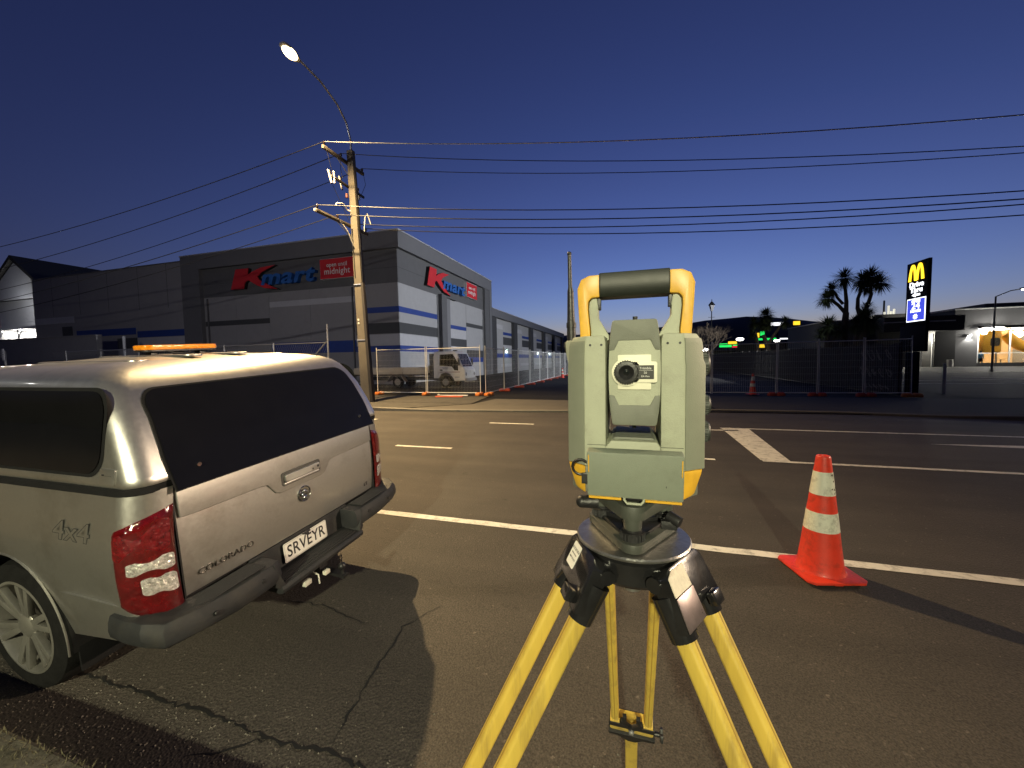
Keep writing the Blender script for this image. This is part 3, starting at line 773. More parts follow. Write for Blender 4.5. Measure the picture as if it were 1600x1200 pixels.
# raised upper lip with the dip round the handle
P = [(-.66, 1.006), (-.30, 1.000), (-.255, .992), (-.205, .925), (-.17, .912), (.17, .912), (.205, .925), (.255, .992), (.30, 1.000), (.68, 1.006), (.735, 1.012), (.735, 1.160), (-.735, 1.160), (-.735, 1.012)]
q = MB(); q.prism(P, lambda u, v, w: (tgx(u, v) * .4 + w - .004, u, v), -.004, .016); lip = q.build('raised_panel', SILV, tg, bevel=.006, seg=3)
q = MB(); q.prism(rrect(.32, .088, .018, 5, 0, .990), lambda u, v, w: (w, u, v), .006, .0145); hb = q.build('handle_recess', mat('recess_dark', (.05, .048, .045), .6), tg)
q = MB(); q.prism(rrect(.286, .052, .016, 5, 0.002, .993), lambda u, v, w: (w, u, v), .012, .030); hd = q.build('handle', SILV, tg, bevel=.008, seg=3)
q = MB(); q.prism(rrect(.29, .016, .007, 4, 0.0, .958), lambda u, v, w: (w, u, v), .010, .021); q.build('handle_lip', SILV, tg, bevel=.005, seg=2)
q = MB(); q.cyl((.0295, .125, .995), (.0315, .125, .995), .009, .009, 14); q.cyl((.0295, .08, .988), (.031, .08, .988), .006, .006, 10); q.build('key_hole', BLACK, hd)
q = MB(); q.prism(rrect(.19, .034, .004, 3, -.03, .992), lambda u, v, w: (w, u, v), .0295, .0305); q.build('handle_flap', mat('handle_seam', (.5, .49, .46), .35, .5), hd)
# round badge
M = Matrix.Translation((.004, .01, .838)) @ Matrix.Rotation(pi / 2, 4, 'Y')
q = MB(); q.lathe([(.052, 0), (.054, .006), (.050, .011), (.045, .0105), (.043, .006), (.02, .005)], 40, M); bd = q.build('badge', CHROME, tg)
q = MB()
q.ball((.014, .006, .852), .017, (.4, 1, 1)); q.ball((.014, -.010, .836), .014, (.4, 1.3, .9)); q.ball((.015, .022, .842), .011, (.5, .8, 1.3)); q.ball((.014, .004, .815), .016, (.4, 1.4, .8)); q.ball((.014, -.024, .852), .009, (.4, 1, 1))
q.build('badge_relief', CHROME, bd)
DCH = mat('dark_chrome', (.16, .15, .14), .3, .9, var=.2)
text('lettering', 'COLORADO', .046, DCH, tg, frame((tgx(-.5, .66) + .005, -.525, .690), (0, 1, 0), (0, 0, 1), (1, 0, 0)), ext=.0035, sx=1.15)
text('lettering', 'LT', .040, DCH, tg, frame((tgx(.66, .66) + .001, .655, .662), (0, 1, 0), (0, 0, 1), (1, 0, 0)), ext=.003)
# number plate in its recess
q = MB(); q.prism([(-.40, .40), (.40, .40), (.40, .595), (-.40, .595)], lambda u, v, w: (w - (v - .40) * .05, u, v), -.03, .0); q.build('plate_recess', TRIM, ut)
pm = frame((.012, -.015, .520), (0, 1, 0), (-.06, 0, 1), (1, 0, .06))
q = MB(); q.prism(rrect(.36, .122, .010, 4), lambda u, v, w: (u, v, w), 0, .003); np_ = q.build('number_plate', mat('plate_white', (.74, .73, .68), .5, var=.05, dirt=(.3, .28, .22), dirt_amt=.4, dirt_scale=8), ut, mx=pm)
text('lettering', 'SRVEYR', .108, mat('plate_black', (.012, .012, .012), .5), np_, Matrix.Translation((0, -.002, .0032)), ext=.0006, bold=.0012, sx=.84)
q = MB(); q.tube([(.175 * a, .056 * b, .0032) for a, b in ((-1, -1), (1, -1), (1, 1), (-1, 1), (-1, -1))], .0008, 4); q.build('plate_border', mat('plate_black', (.012, .012, .012)), np_)
q = MB(); q.box(-.03, .03, .055, .066, .003, .016); q.box(-.012, .012, .045, .06, .003, .020); q.build('plate_lamp', BLACK, np_, bevel=.002)
# bumper: two wrapped corner blocks and a lower centre step
for sy in (-1, 1):
    q = MB(); R = []
    path = [(-.21, -.952), (-.10, -.962), (.015, -.958), (.09, -.915), (.135, -.80), (.150, -.60), (.150, -.38), (.135, -.335)]
    for i, (x, y) in enumerate(path):
        zt, zb = (.610, .492) if i < 3 else (.590, .465) if i < 5 else (.578, .445)
        inn = {0: (.0, .05), 1: (.0, .06), 2: (-.04, .07), 3: (-.12, .08), 4: (-.16, .04), 5: (-.165, 0), 6: (-.165, 0), 7: (-.15, 0)}[i]
        ring = [(x, y, zb + .02), (x + (0 if i < 2 else .008), y - (.004 if i < 3 else 0), (zb + zt) / 2 - .01), (x, y, zt - .03), (x + inn[0] * .08, y + inn[1] * .2, zt), (x + inn[0] * .6, y + inn[1], zt + .004), (x + inn[0], y + inn[1], zt + .004), (x + inn[0], y + inn[1], zb), (x + inn[0] * .3, y + inn[1] * .4, zb - .012)]
        R.append([(px, py * -sy, pz) for px, py, pz in ring])
    bp = q.loft(R).build('bumper', TRIM, ut, bevel=.006, seg=2, ang=40)
    q = MB(); q.prism([(.0, -.86), (.08, -.82), (.115, -.70), (.12, -.42), (.0, -.42)], lambda u, v, w: (u, -sy * v, w), .585, .592); q.build('step_pad', mat('step_rubber', (.022, .022, .023), .8, bump=.5, bscale=200), bp, bevel=.002)
    for yy in (-.72, -.46):
        q = MB(); M = Matrix.Translation((.150, -sy * yy, .53)) @ Matrix.Rotation(pi / 2, 4, 'Y'); q.lathe([(.010, .0), (.013, .004), (.011, .007), (.004, .008)], 16, M); q.build('parking_sensor', BLACK, bp)
q = MB(); q.prism([(-.02, .395), (.135, .380), (.165, .388), (.17, .412), (.157, .430), (.12, .433), (.04, .437), (-.02, .44)], lambda u, v, w: (u, w, v), -.36, .36)
st = q.build('centre_step', TRIM, ut, bevel=.006)
for k in range(5):
    q = MB(); q.box(.03 + .024 * k, .041 + .024 * k, -.31, .31, .4315, .4375); q.build('tread_bar', mat('step_rubber', (.022, .022, .023)), st, bevel=.001)
for sy in (-1, 1):
    q = MB(); q.loft([[(x, sy * y, zb), (x, sy * y, zt), (x - .14, sy * y, zt), (x - .14, sy * y, zb)] for x, y, zb, zt in ((.16, .33, .385, .428), (.150, .385, .44, .578))]); q.build('bumper_return', TRIM, ut, bevel=.004)
# tow bar
q = MB(); q.box(-.3, .12, -.035, .035, .30, .36); q.bar((.10, 0, .325), (.30, 0, .30), .05, .018); q.tube([(.27, 0, .305), (.27, 0, .34), (.27, 0, .345)], [.013, .012, .012], 12); q.ball((.27, 0, .365), .025)
tw = q.build('tow_bar', BLACK, ut)
q = MB(); q.box(.19, .215, -.085, -.045, .34, .365, None); q.build('safety_tag', mat('pale_tag', (.62, .60, .50), .4, var=.1), tw, bevel=.002)
q = MB(); q.box(.135, .165, -.20, -.15, .325, .355); q.tube([(.12, -.1, .36), (.17, -.1, .35), (.19, -.115, .30)], .005, 8); q.build('trailer_socket', mat('socket_grey', (.5, .49, .42), .4, var=.2), tw, bevel=.003)
# rubber seal between tub and canopy
def ringpts(xr, w, rc, z, xf=-1.60, n=6):
    pts = []
    for k in range(n + 1): a = pi / 2 * k / n; pts.append((xr - rc + rc * cos(a), w - rc + rc * sin(a), z))
    for k in range(n + 1): a = pi / 2 + pi / 2 * k / n; pts.append((xf + .05 + .05 * cos(a), w - .05 + .05 * sin(a), z))
    for k in range(n + 1): a = pi + pi / 2 * k / n; pts.append((xf + .05 + .05 * cos(a), -w + .05 + .05 * sin(a), z))
    for k in range(n + 1): a = 1.5 * pi + pi / 2 * k / n; pts.append((xr - rc + rc * cos(a), -w + rc + rc * sin(a), z))
    return pts
q = MB(); q.loft([ringpts(-.010, .900, .11, 1.170), ringpts(-.006, .908, .11, 1.176), ringpts(-.006, .908, .11, 1.204), ringpts(-.015, .895, .11, 1.210)]); q.build('rubber_seal', RUBBER, ut)
# canopy shell
CN = [(1.208, -.004, .893), (1.225, .000, .898), (1.25, -.010, .893), (1.36, -.055, .878), (1.50, -.125, .856), (1.60, -.195, .835), (1.66, -.250, .812), (1.70, -.300, .780), (1.73, -.365, .725), (1.752, -.45, .640), (1.770, -.60, .50), (1.783, -.8, .30), (1.786, -.95, .12)]
def cn(z, k):
    for a, c in zip(CN, CN[1:]):
        if z <= c[0]: return a[k] + (c[k] - a[k]) * (z - a[0]) / (c[0] - a[0])
    return CN[-1][k]
def xf_(z): return -1.60 if z < 1.7 else -1.60 + (z - 1.7) * 3.2
q = MB(); q.loft([ringpts(xr, w, min(.095, .095 + (z - 1.2) * .02) if w > .3 else .1, z, xf_(z)) for z, xr, w in CN])
ca = q.build('canopy', SILV, ut, ang=60)
# roof ribs
for y in (-.46, -.16, .16, .46):
    q = MB(); q.prism(rrect(.9, .11, .05, 5, -1.02, y), lambda u, v, w: (u, v, w), 1.752 + (.025 if abs(y) < .2 else -.003), 1.7885 + (.003 if abs(y) < .2 else -.016)); q.build('roof_rib', SILV, ca, bevel=.008, seg=2)
# rear hatch glass over the lifting door
def hx(y, z):
    w, rc = cn(z, 2), min(.095, .095 + (z - 1.2) * .02); e = abs(y) - (w - rc)
    return (cn(z, 1) if z > 1.25 else -.010 + .41 * (1.25 - z)) - (0 if e <= 0 else rc - sqrt(max(1e-6, rc * rc - min(e, rc * .985) ** 2))) + .004
HG = [(-.745, 1.158), (.745, 1.158), (.742, 1.32)] + [(.715 - .09 + .09 * cos(a), 1.632 - .09 + .09 * sin(a)) for a in [pi / 2 * k / 6 for k in range(7)]] + [(-.715 + .09 - .09 * sin(a), 1.632 - .09 + .09 * cos(a)) for a in [pi / 2 * k / 6 for k in range(7)]] + [(-.742, 1.32)]
HG = dense(HG, .03)
q = MB(); q.patch([((u * 1.014), 1.38 + (v - 1.38) * 1.03) for u, v in HG], lambda u, v: (hx(u, v) + .003, u, v), 24); q.build('hatch_seal', RUBBER, ca)
q = MB(); q.patch(HG, lambda u, v: (hx(u, v) + .008, u, v), 24); hg = q.build('rear_window', TINT, ca, ang=60)
q = MB(); q.cyl((hx(-.62, 1.245) + .002, -.62, 1.245), (hx(-.62, 1.245) + .018, -.62, 1.245), .014, .011, 14); q.cyl((hx(.62, 1.245) + .002, .62, 1.245), (hx(.62, 1.245) + .018, .62, 1.245), .014, .011, 14); q.build('hatch_lock', CHROME, hg)
q = MB(); q.box(-.02, .012, .60, .74, 1.195, 1.225); q.build('hatch_catch', BLACK, hg, bevel=.003)
q = MB(); y0, z0 = .60, 1.235
q.poly([(hx(y0, z0) + .0045, y0, z0), (hx(y0, z0) + .0045, y0 + .05, z0), (hx(y0, z0 + .035) + .0045, y0 + .05, z0 + .035), (hx(y0, z0 + .035) + .0045, y0, z0 + .035)]); q.build('sticker', mat('red_white_sticker', (.55, .22, .20), .5, var=.5, scale=40), hg)
# side windows
for sy in (-1, 1):
    SW = rrect(1.27, .375, [.11, .11, .10, .10], 6, -.845, 1.455)
    SW = [(u - .04 * (1.455 - v), v) for u, v in SW]
    q = MB(); q.patch([(-.9 + (u + .9) * 1.028, 1.455 + (v - 1.455) * 1.085) for u, v in SW], lambda u, v: (u, -sy * -(cn(v, 2) + .002), v), 5); q.build('window_seal', RUBBER, ca)
    q = MB(); q.patch(SW, lambda u, v: (u, -sy * -(cn(v, 2) + .006), v), 5); q.build('side_window', TINT, ca, ang=60)
    q = MB(); q.prism(rrect(.105, .072, .008, 3, -.165, 1.262), lambda u, v, w: (u, sy * (cn(v, 2) + w), v), -.004, .004); lt = q.build('latch', SILV, ca, bevel=.002)
    q = MB(); q.box(-.195, -.135, sy * (.891), sy * (.8955), 1.256, 1.267); q.box(-.202, -.186, sy * .891, sy * .8955, 1.25, 1.273); q.build('latch_key', BLACK, lt)
# 4x4 decal
for sy in (-1, 1):
    mx = frame((-.435, sy * .9295, .985), (-sy, 0, 0), (0, sy * -.065, 1), (0, sy, 0))
    text('decal', '4x4', .135, mat('decal_dark', (.035, .035, .035), .6), ut, mx, ext=.0002, shear=.25, bold=.004, sx=1.3)
    mx2 = frame((-.435, sy * .9299, .985), (-sy, 0, 0), (0, sy * -.065, 1), (0, sy, 0))
    text('decal_fill', '4x4', .135, SILV, ut, mx2, ext=.0002, shear=.25, bold=.0005, sx=1.3)
# flank crease
for sy in (-1, 1):
    q = MB(); q.tube([(-.60, sy * .9265, .655), (-.5, sy * .930, .662), (-.3, sy * .930, .660), (-.16, sy * .926, .652)], [.002, .005, .005, .002], 6); q.build('pressing', SILV, ut)
# fuel flap omitted side: cab and bonnet
q = MB(); CB = [(1.17, -1.66, -3.42, .90), (1.25, -1.68, -3.34, .885), (1.45, -1.71, -3.05, .84), (1.62, -1.76, -2.78, .78), (1.70, -1.85, -2.66, .72), (1.735, -2.0, -2.55, .60), (1.745, -2.15, -2.4, .3)]
def cabring(z, a, c, w, k=.09): return [(a, w - k, z), (a - k, w, z), (c + k, w, z), (c, w - k, z), (c, -w + k, z), (c + k, -w, z), (a - k, -w, z), (a, -w + k, z)]
cb = q.loft([cabring(*r) for r in CB]).build('cab', SILV, ut, ang=40)
def cabw(z):
    for a, c in zip(CB, CB[1:]):
        if z <= c[0]: t = (z - a[0]) / (c[0] - a[0]); return [a[k] + (c[k] - a[k]) * t for k in range(4)]
for sy in (-1, 1):
    for x0, x1 in ((-2.42, -1.84), (-3.12, -2.50)):
        P = [(x0 + (.30 if x0 < -3 else 0), 1.60), (x1, 1.60), (x1, 1.22), (x0, 1.22)]
        q = MB(); q.prism(P, lambda u, v, w: (u, sy * (cabw(v)[3] + w), v), -.01, .004); q.build('door_window', TINT, cb)
q = MB(); q.prism([(-.70, 1.24), (.70, 1.24), (.62, 1.62), (-.62, 1.62)], lambda u, v, w: (cabw(v)[2] - w, u, v), -.01, .004); q.build('windscreen', TINT, cb)
q = MB(); q.loft([[(x, -w, z - .32), (x, -w, z - .05), (x, -w + .1, z), (x, w - .1, z), (x, w, z - .05), (x, w, z - .32)] for x, w, z in ((-3.36, .90, 1.19), (-3.8, .88, 1.16), (-4.4, .84, 1.09), (-4.85, .74, .98))]); q.build('bonnet', SILV, ut, ang=40)
q = MB(); q.loft([[(x, -w, .40), (x, -w, z), (x, w, z), (x, w, .40)] for x, w, z in ((-4.80, .90, .72), (-4.98, .80, .72), (-5.05, .55, .70))]); q.build('front_bumper', SILV, ut, bevel=.02)
q = MB(); q.box(-4.90, -4.84, -.5, .5, .72, .95); q.build('grille', BLACK, ut, bevel=.01)
for sy in (-1, 1):
    q = MB(); q.ball((-4.80, sy * .66, .88), .11, (.5, 1.2, .8)); q.build('headlight', CLRL, ut)
    q = MB(); q.ball((-3.05, sy * 1.02, 1.25), .11, (.5, .9, .8)); q.build('side_mirror', SILV, ut)
# wheels
def wheel(x, sy):
    M = Matrix.Translation((x, sy * .80, WZ)) @ Matrix.Rotation(-sy * pi / 2, 4, 'X')
    q = MB(); q.lathe([(.255, -.115), (.32, -.12), (.352, -.105), (WR, -.07), (WR, .07), (.352, .105), (.32, .12), (.262, .115), (.255, .10), (.25, -.1)], 48, M, close=True)
    w = q.build('wheel', TYRE, ut)
    q = MB(); q.lathe([(.262, .108), (.264, .116), (.250, .118), (.242, .095), (.236, .0), (.24, -.08), (.262, -.1)], 48, M, caps=False); q.build('rim', RIM, w)
    q = MB()
    for k in range(6):
        a = 2 * pi * k / 6 + .3
        for s in (-.17, .17):
            p0 = M @ Vector((.055 * cos(a + s * .8), .055 * sin(a + s * .8), .088)); p1 = M @ Vector((.246 * cos(a + s * .9), .246 * sin(a + s * .9), .104))
            q.bar(p0, p1, .034, .028, up=(0, sy, 0))
    q.lathe([(.0, .07), (.07, .07), (.075, .095), (.06, .105), (.04, .112), (.01, .112)], 24, M)
    q.build('spoke', RIM, w, bevel=.004)
    q = MB(); q.lathe([(.20, -.02), (.20, .0), (.02, .0)], 24, M); q.build('brake_disc', mat('brake_dark', (.05, .045, .04), .5, .6), w)
for x in (WX, FX):
    for sy in (-1, 1): wheel(x, sy)
for sy in (-1, 1):
    q = MB(); q.box(-.60, -.588, sy * .68, sy * .90, .20, .50); q.build('mud_flap', RUBBER, ut, bevel=.003)
# amber light bar clamped to the canopy roof
AMB = mat('amber_lens', (.72, .24, .012), .18, coat=1.0, var=.35, scale=25, bump=.4, bscale=60, emit=.05, ecol=(1, .3, .02))
lb = MB().prism(rrect(.16, .50, .055, 6, -1.06, .05), lambda u, v, w: (u, v, w), 1.826, 1.860).build('light_bar', AMB, ut, bevel=.010, seg=3)
MB().prism(rrect(.15, .49, .05, 6, -1.06, .05), lambda u, v, w: (u, v, w), 1.814, 1.8255).build('light_bar_base', BLACK, lb, bevel=.002)
for y in (-.12, .05, .20):
    q = MB(); q.box(-1.09, -1.03, y - .02, y + .02, 1.780, 1.8138); q.build('mount_foot', BLACK, lb, bevel=.003)
q = MB(); q.tube([(-1.0, -.1, 1.83), (-.97, -.03, 1.80), (-.98, .06, 1.795), (-1.0, .1, 1.815)], .006, 8); q.build('lead', BLACK, lb)

# ------------------------------------------------------------------ power pole with the lit street lamp
POLEC = mat('pole_concrete', (.135, .12, .095), .85, var=.18, scale=5, bump=.3, bscale=60, dirt=(.12, .10, .08), dirt_amt=.6, dirt_scale=2.5, stretch=(1, 1, .4))
TIMB = mat('weathered_timber', (.13, .11, .085), .9, var=.25, scale=10, bump=.4, bscale=40, stretch=(6, .8, 6))
INS = mat('brown_insulator', (.035, .022, .018), .3, coat=.5)
PORC = mat('white_porcelain', (.72, .70, .64), .3, coat=.5)
WIREM = mat('wire_black', (.015, .015, .016), .6)
WIREA = mat('wire_bright', (.55, .53, .50), .45, .6)
SOD = (1.0, .70, .36)
def street_lamp_head(parent, col, power, spot_aim, spot_deg=150, blend=.5, lens=1):
    """cobra-head luminaire built at the parent's origin, throwing along +Y of the parent"""
    q = MB(); q.loft([[(x * w, y, z0 + 0), (x * w * .7, y, z1), (-x * w * .7, y, z1), (-x * w, y, z0)] for w, x, y, z0, z1 in ((.05, 1, -.36, .03, .09), (.13, 1, -.25, .01, .12), (.17, 1, -.05, .0, .15), (.17, 1, .25, .0, .13), (.11, 1, .40, .01, .08))])
    hd = q.build('lamp_housing', mat('lamp_grey', (.33, .33, .32), .5, .3), parent, bevel=.012)
    q = MB(); q.ball((0, .06, -.002), .19, (1, 1.45, .62), 20, 12)
    gl = q.build('lamp_bowl', emis('lamp_glow_%d' % lens, col, 9 if lens == 1 else 40), hd)
    gl.visible_shadow = True
    return hd
PX, PY = -10.68, 14.17
pp = thing('power_pole', 'leaning concrete power pole carrying crossarms and the glowing street lamp', 'power pole', (PX, PY, 0))
LX, LY = -.40, .03           # lean over 10.4 m
ax_ = lambda z: (LX * z / 10.4, LY * z / 10.4)
q = MB(); R = []
for z, w, d in ((-.2, .44, .30), (3.0, .39, .27), (6.0, .34, .24), (10.4, .27, .20)):
    x, y = ax_(z); R.append([(x - w / 2, y - d / 2, z), (x + w / 2, y - d / 2, z), (x + w / 2, y + d / 2, z), (x - w / 2, y + d / 2, z)])
po = q.loft(R).build('pole', POLEC, pp, bevel=.02)
# dark cable guard and conduits up the street-lamp side
q = MB(); R = []
for z in (0, 2.7, 5.0):
    x, y = ax_(z); w = .23 - .012 * z; R.append([(x + .235 - .016 * z, y - .19 + .006 * z, z), (x + .235 + w * .62 - .016 * z, y - .19 + .006 * z, z), (x + .235 + w * .62 - .016 * z, y + .0, z), (x + .235 - .016 * z, y + .0, z)])
q.loft(R).build('cable_guard', mat('guard_dark', (.03, .026, .024), .7), pp, bevel=.01)
for i, dx in enumerate((-.10, .23)):
    q = MB(); q.tube([(ax_(z)[0] + dx, ax_(z)[1] - .13 + .003 * z, z) for z in (2.5 if i else 5.2, 5.5, 6.3, 6.9)] + [(ax_(7.2)[0] + dx * .9, -.12, 7.2 - .0 * i)], .028, 8); q.build('cable', BLACK, pp)
for z in (4.9, 2.6):
    x, y = ax_(z); w = .40 if z < 3 else .36
    q = MB(); q.box(x - w / 2 - .012, x + w / 2 + .012, y - .16, y + .16, z, z + .035); q.build('steel_band', STEEL, pp)
for z in (3.42, 3.28):
    x, y = ax_(z); q = MB(); q.box(x - .12, x - .04, y - .150, y - .138, z, z + .08); q.build('pole_tag', mat('tag_white', (.7, .68, .6), .5), pp)
def arm(z, y0, y1, t=.10, sag=0):
    x, y = ax_(z); q = MB(); q.bar((x - .22, y + y0, z), (x - .22, y + y1, z), t, t * 1.25); a = q.build('crossarm', TIMB, pp, bevel=.006)
    for yy, s in ((y0 * .45, -1), (y1 * .55, 1)):
        q = MB(); q.bar((x - .22, y + yy, z - .05), (x - .06, y + .08 * s, z - .62), .035, .012); q.build('brace', STEEL, a)
    return a
def insulator(x, y, z, parent, h=.17, m=None):
    q = MB(); q.lathe([(.012, 0), (.012, .05), (.045, .055), (.05, .075), (.035, .085), (.05, .10), (.035, .115), (.045, .13), (.03, .16), (.012, h)], 14, Matrix.Translation((x, y, z))); return q.build('insulator', m or INS, parent)
WIRES = []
a1 = arm(9.95, -1.35, 1.05)
xa = ax_(9.95)[0] - .22
for yy in (-1.27, -.35, .98):
    insulator(xa, ax_(9.95)[1] + yy, 10.01, a1); WIRES.append((PX + xa, PY + yy + .03, 10.16))
a2 = arm(7.35, -1.95, 1.05)
xb = ax_(7.35)[0] - .22
for yy in (-1.87, -.8, .35, .95):
    insulator(xb, yy + .02, 7.41, a2); WIRES.append((PX + xb, PY + yy + .02, 7.56))
q = MB(); q.cyl((xb, -1.955, 7.35), (xb, -1.99, 7.35), .045, .05, 12); q.build('end_cap', mat('end_cap_white', (.62, .60, .54), .5), a2)
# drop-out fuses on a bracket arm
fa = MB(); zf = 9.0; x, y = ax_(zf); fa.bar((x - .2, y - 1.0, zf), (x - .2, y + .95, zf - .1), .07, .09); fa = fa.build('fuse_bracket', mat('bracket_dark', (.05, .045, .04), .7), pp, bevel=.004)
for yy, n in ((-.95, 2), (-.35, 1), (.72, 1)):
    for k in range(n):
        q = MB(); q.tube([(x - .25 + .08 * k, y + yy + .06 * k, zf - .25), (x - .30 + .10 * k, y + yy - .12 + .2 * k, zf + .22)], [.035, .035], 10); q.build('fuse_tube', PORC, fa)
    q = MB(); q.tube([(x - .25, y + yy, zf - .28), (x - .34, y + yy + .03, zf + .0), (x - .25, y + yy - .05, zf + .2)], .03, 8); q.build('fuse_frame', INS, fa)
q = MB(); q.cyl((x - .16, y - .2, zf - .55), (x - .16, y - .2, zf - .38), .06, .05, 12); q.build('surge_arrester', mat('arrester_brown', (.14, .045, .035), .5), pp)
for pts in ([(x - .25, y - .9, zf + .2), (x - .2, y - 1.1, zf + .6), (xa, y - 1.27, 10.16)], [(x - .25, y - .3, zf + .2), (x - .3, y - .35, zf + .6), (xa, y - .35, 10.16)], [(x - .25, y + .75, zf - .2), (x - .05, y + .9, zf + .4), (xa, y + .98, 10.16)], [(x - .25, y - .9, zf - .3), (x - .2, y - .5, zf - .9), (x - .1, y - .18, zf - 1.5)]):
    q = MB(); q.tube(pts, .010, 6); q.build('jumper', WIREM, pp)
for pts in ([(xb - .1, -.75, 7.95), (xb - .13, -.62, 8.1), (xb + .02, -.45, 8.12), (xb + .05, -.25, 7.92), (xb + .15, -.16, 7.88)], [(xb + .38, .35, 7.2), (xb + .40, .40, 7.8), (xb + .5, .42, 7.95), (xb + .62, .5, 7.5)], [(xb, -.78, 7.45), (xb + .15, -.4, 7.0), (xb + .2, -.15, 6.5)]):
    q = MB(); q.tube(pts, .026, 8); q.build('white_lead', PORC, pp)
# lamp arm and luminaire
q = MB(); tp_ = ax_(10.2)
q.tube([(tp_[0] + .05, .0, 9.9), (tp_[0] + .05, -.02, 10.8), (tp_[0] + .06, -.25, 11.35), (tp_[0] + .06, -.75, 11.78), (tp_[0] + .07, -1.6, 12.08), (tp_[0] + .08, -2.55, 12.16)], .038, 10)
q.build('lamp_arm', STEEL, pp)
lh = bpy.data.objects.new('luminaire', None); COL.objects.link(lh); lh.parent = pp; lh.location = (tp_[0] + .08, -2.92, 12.10); lh.rotation_euler = (radians(8), 0, pi)
street_lamp_head(lh, (1.0, .72, .34), 1, None)
L1 = lamp('street_light', 'SPOT', None, (PX + tp_[0] + .08, PY - 2.97, 11.93), P_L1, (1.0, .70, .34), .10, aim=(0, -.25, -1), spot=138, blend=1.0)

# ------------------------------------------------------------------ overhead wires
def wire(p0, p1, sag, r, m, label, group, n=28):
    q = MB(); pts = []
    for i in range(n + 1):
        t = i / n; p = [p0[k] + (p1[k] - p0[k]) * t for k in range(3)]; p[2] -= 4 * sag * t * (1 - t); pts.append(p)
    q.tube(pts, r, 5); o = q.build('power_line', m, None); tag(o, label, 'power line', group); return o
GW = 'overhead wires on the power pole'
w = WIRES
ends = [(34, 14.0, 7.75), (34, 14.4, 6.75), (34, 14.7, 7.15), (34, 13.4, 6.35), (34, 13.9, 6.5), (34, 14.4, 6.75), (34, 15.0, 6.5)]
labs = ['bright uppermost wire running right from the near end of the top crossarm', 'dark wire leaving the middle of the top crossarm towards the right', 'dark wire leaving the far end of the top crossarm towards the right', 'wire leaving the near end of the lower crossarm towards the right', 'thick sagging wire from beside the white lead on the lower crossarm rightwards', 'lower sagging wire running right from the lower crossarm beyond the pole', 'lowest sagging wire leaving the far tip of the lower crossarm rightwards']
for i in range(7):
    wire(w[i], ends[i], 1.54, (.016, .014, .014, .016, .018, .018, .018)[i], WIREA if i == 0 else WIREM, labs[i], GW)
lend = [(-52, 13.0, 8.4), (-52, 13.9, 7.2), (-52, 15.1, 6.3), (-52, 12.4, 4.6), (-52, 13.4, 4.3)]
for i, j in enumerate((0, 1, 2, 3, 4)):
    wire(w[j], lend[i], (.9, .9, .9, .8, .8)[i], .016, WIREM, ['topmost dark wire crossing the sky to the left of the pole', 'second dark wire down crossing the left sky', 'third dark wire down crossing the left sky', 'fourth dark wire running left across the grey store wall', 'lowest dark wire running left across the grey store wall'][i], GW)

# ------------------------------------------------------------------ other street lamps of the road (out of frame; the last one is added to light the store front)
def street_lamp(label, loc, rot, col, power, aim, h, out, spot=160, idx=2, lightcol=None, blend=.35):
    s = thing('street_lamp', label, 'street lamp', loc, (0, 0, rot), 'plain street lamps along the road')
    q = MB(); q.tube([(0, 0, 0), (0, 0, h * .55), (0, 0, h - .6), (0, .15, h - .2), (0, .6, h + .05), (0, out - .35, h + .15)], [.10, .085, .06, .05, .045, .04], 12); q.build('pole', STEEL, s)
    q = MB(); q.lathe([(.17, 0), (.17, .02), (.11, .03), (.11, .25), (.1, .26)], 16); q.build('base', STEEL, s)
    e = bpy.data.objects.new('luminaire', None); COL.objects.link(e); e.parent = s; e.location = (0, out, h + .12); e.rotation_euler = (radians(-6), 0, 0)
    street_lamp_head(e, col, 1, None, lens=idx)
    l = lamp('street_light', 'SPOT', s, (0, out + .05, h - .06), power, lightcol or col, .16, aim=aim, spot=spot, blend=blend)
    return s
street_lamp('street lamp standing further along the far footpath beyond the drive-through entrance', (28.6, 15.2, 0), pi, (1.0, .74, .42), P_L2, (.94, .335, -.04), 10.0, 2.2, 39, 3, (1.0, .76, .52), 1.0)
street_lamp('street lamp standing on the near verge behind the survey tripod', (.9, -13.2, .05), radians(0), (.95, .95, .70), P_L3, (-.20, 1.0, -.42), 6.0, 1.6, 36, 4, (1.0, .95, .63), 1.0)
street_lamp('street lamp on the near verge well behind the parked utility', (-20, -3.2, .05), 0, (.95, .95, .9), P_L4, (-.12, 1.0, -.15), 8.0, 1.6, 128, 5, (1.0, .96, .97), .6)  # added to brighten the store front and the truck side

# ------------------------------------------------------------------ grey big-box store
WG = mat('wall_mid_grey', (.29, .285, .29), .85, var=.06, scale=2, bump=.1, bscale=60, dirt=(.24, .24, .245), dirt_amt=.5, dirt_scale=.25)
WL = mat('wall_light_grey', (.38, .38, .39), .85, var=.06, scale=2, bump=.1, bscale=60, dirt=(.33, .33, .34), dirt_amt=.5, dirt_scale=.25)
WD = mat('wall_dark_grey', (.115, .115, .12), .8, var=.08, scale=2, bump=.1, bscale=60)
WF = mat('fascia_grey', (.15, .15, .155), .6, var=.06, scale=1.5)
WBLUE = mat('stripe_blue', (.022, .055, .26), .7, var=.08, scale=2)
WWHT = mat('stripe_white', (.47, .47, .49), .8, var=.06, scale=2)
WBLK = mat('stripe_charcoal', (.06, .062, .066), .8, var=.08, scale=2)
COPE = mat('coping_pale', (.50, .50, .52), .5, .3, var=.06)
REDS = mat('sign_red', (.58, .02, .03), .8, var=.06, scale=3)
BLUS = mat('sign_blue', (.02, .12, .42), .8, var=.06, scale=3)
SX, FY, TOP = -16.73, 26.41, 11.6
bld = thing('store_building', 'grey big box store with blue and white stripes and red roofline signs', 'store', (0, 0, 0))
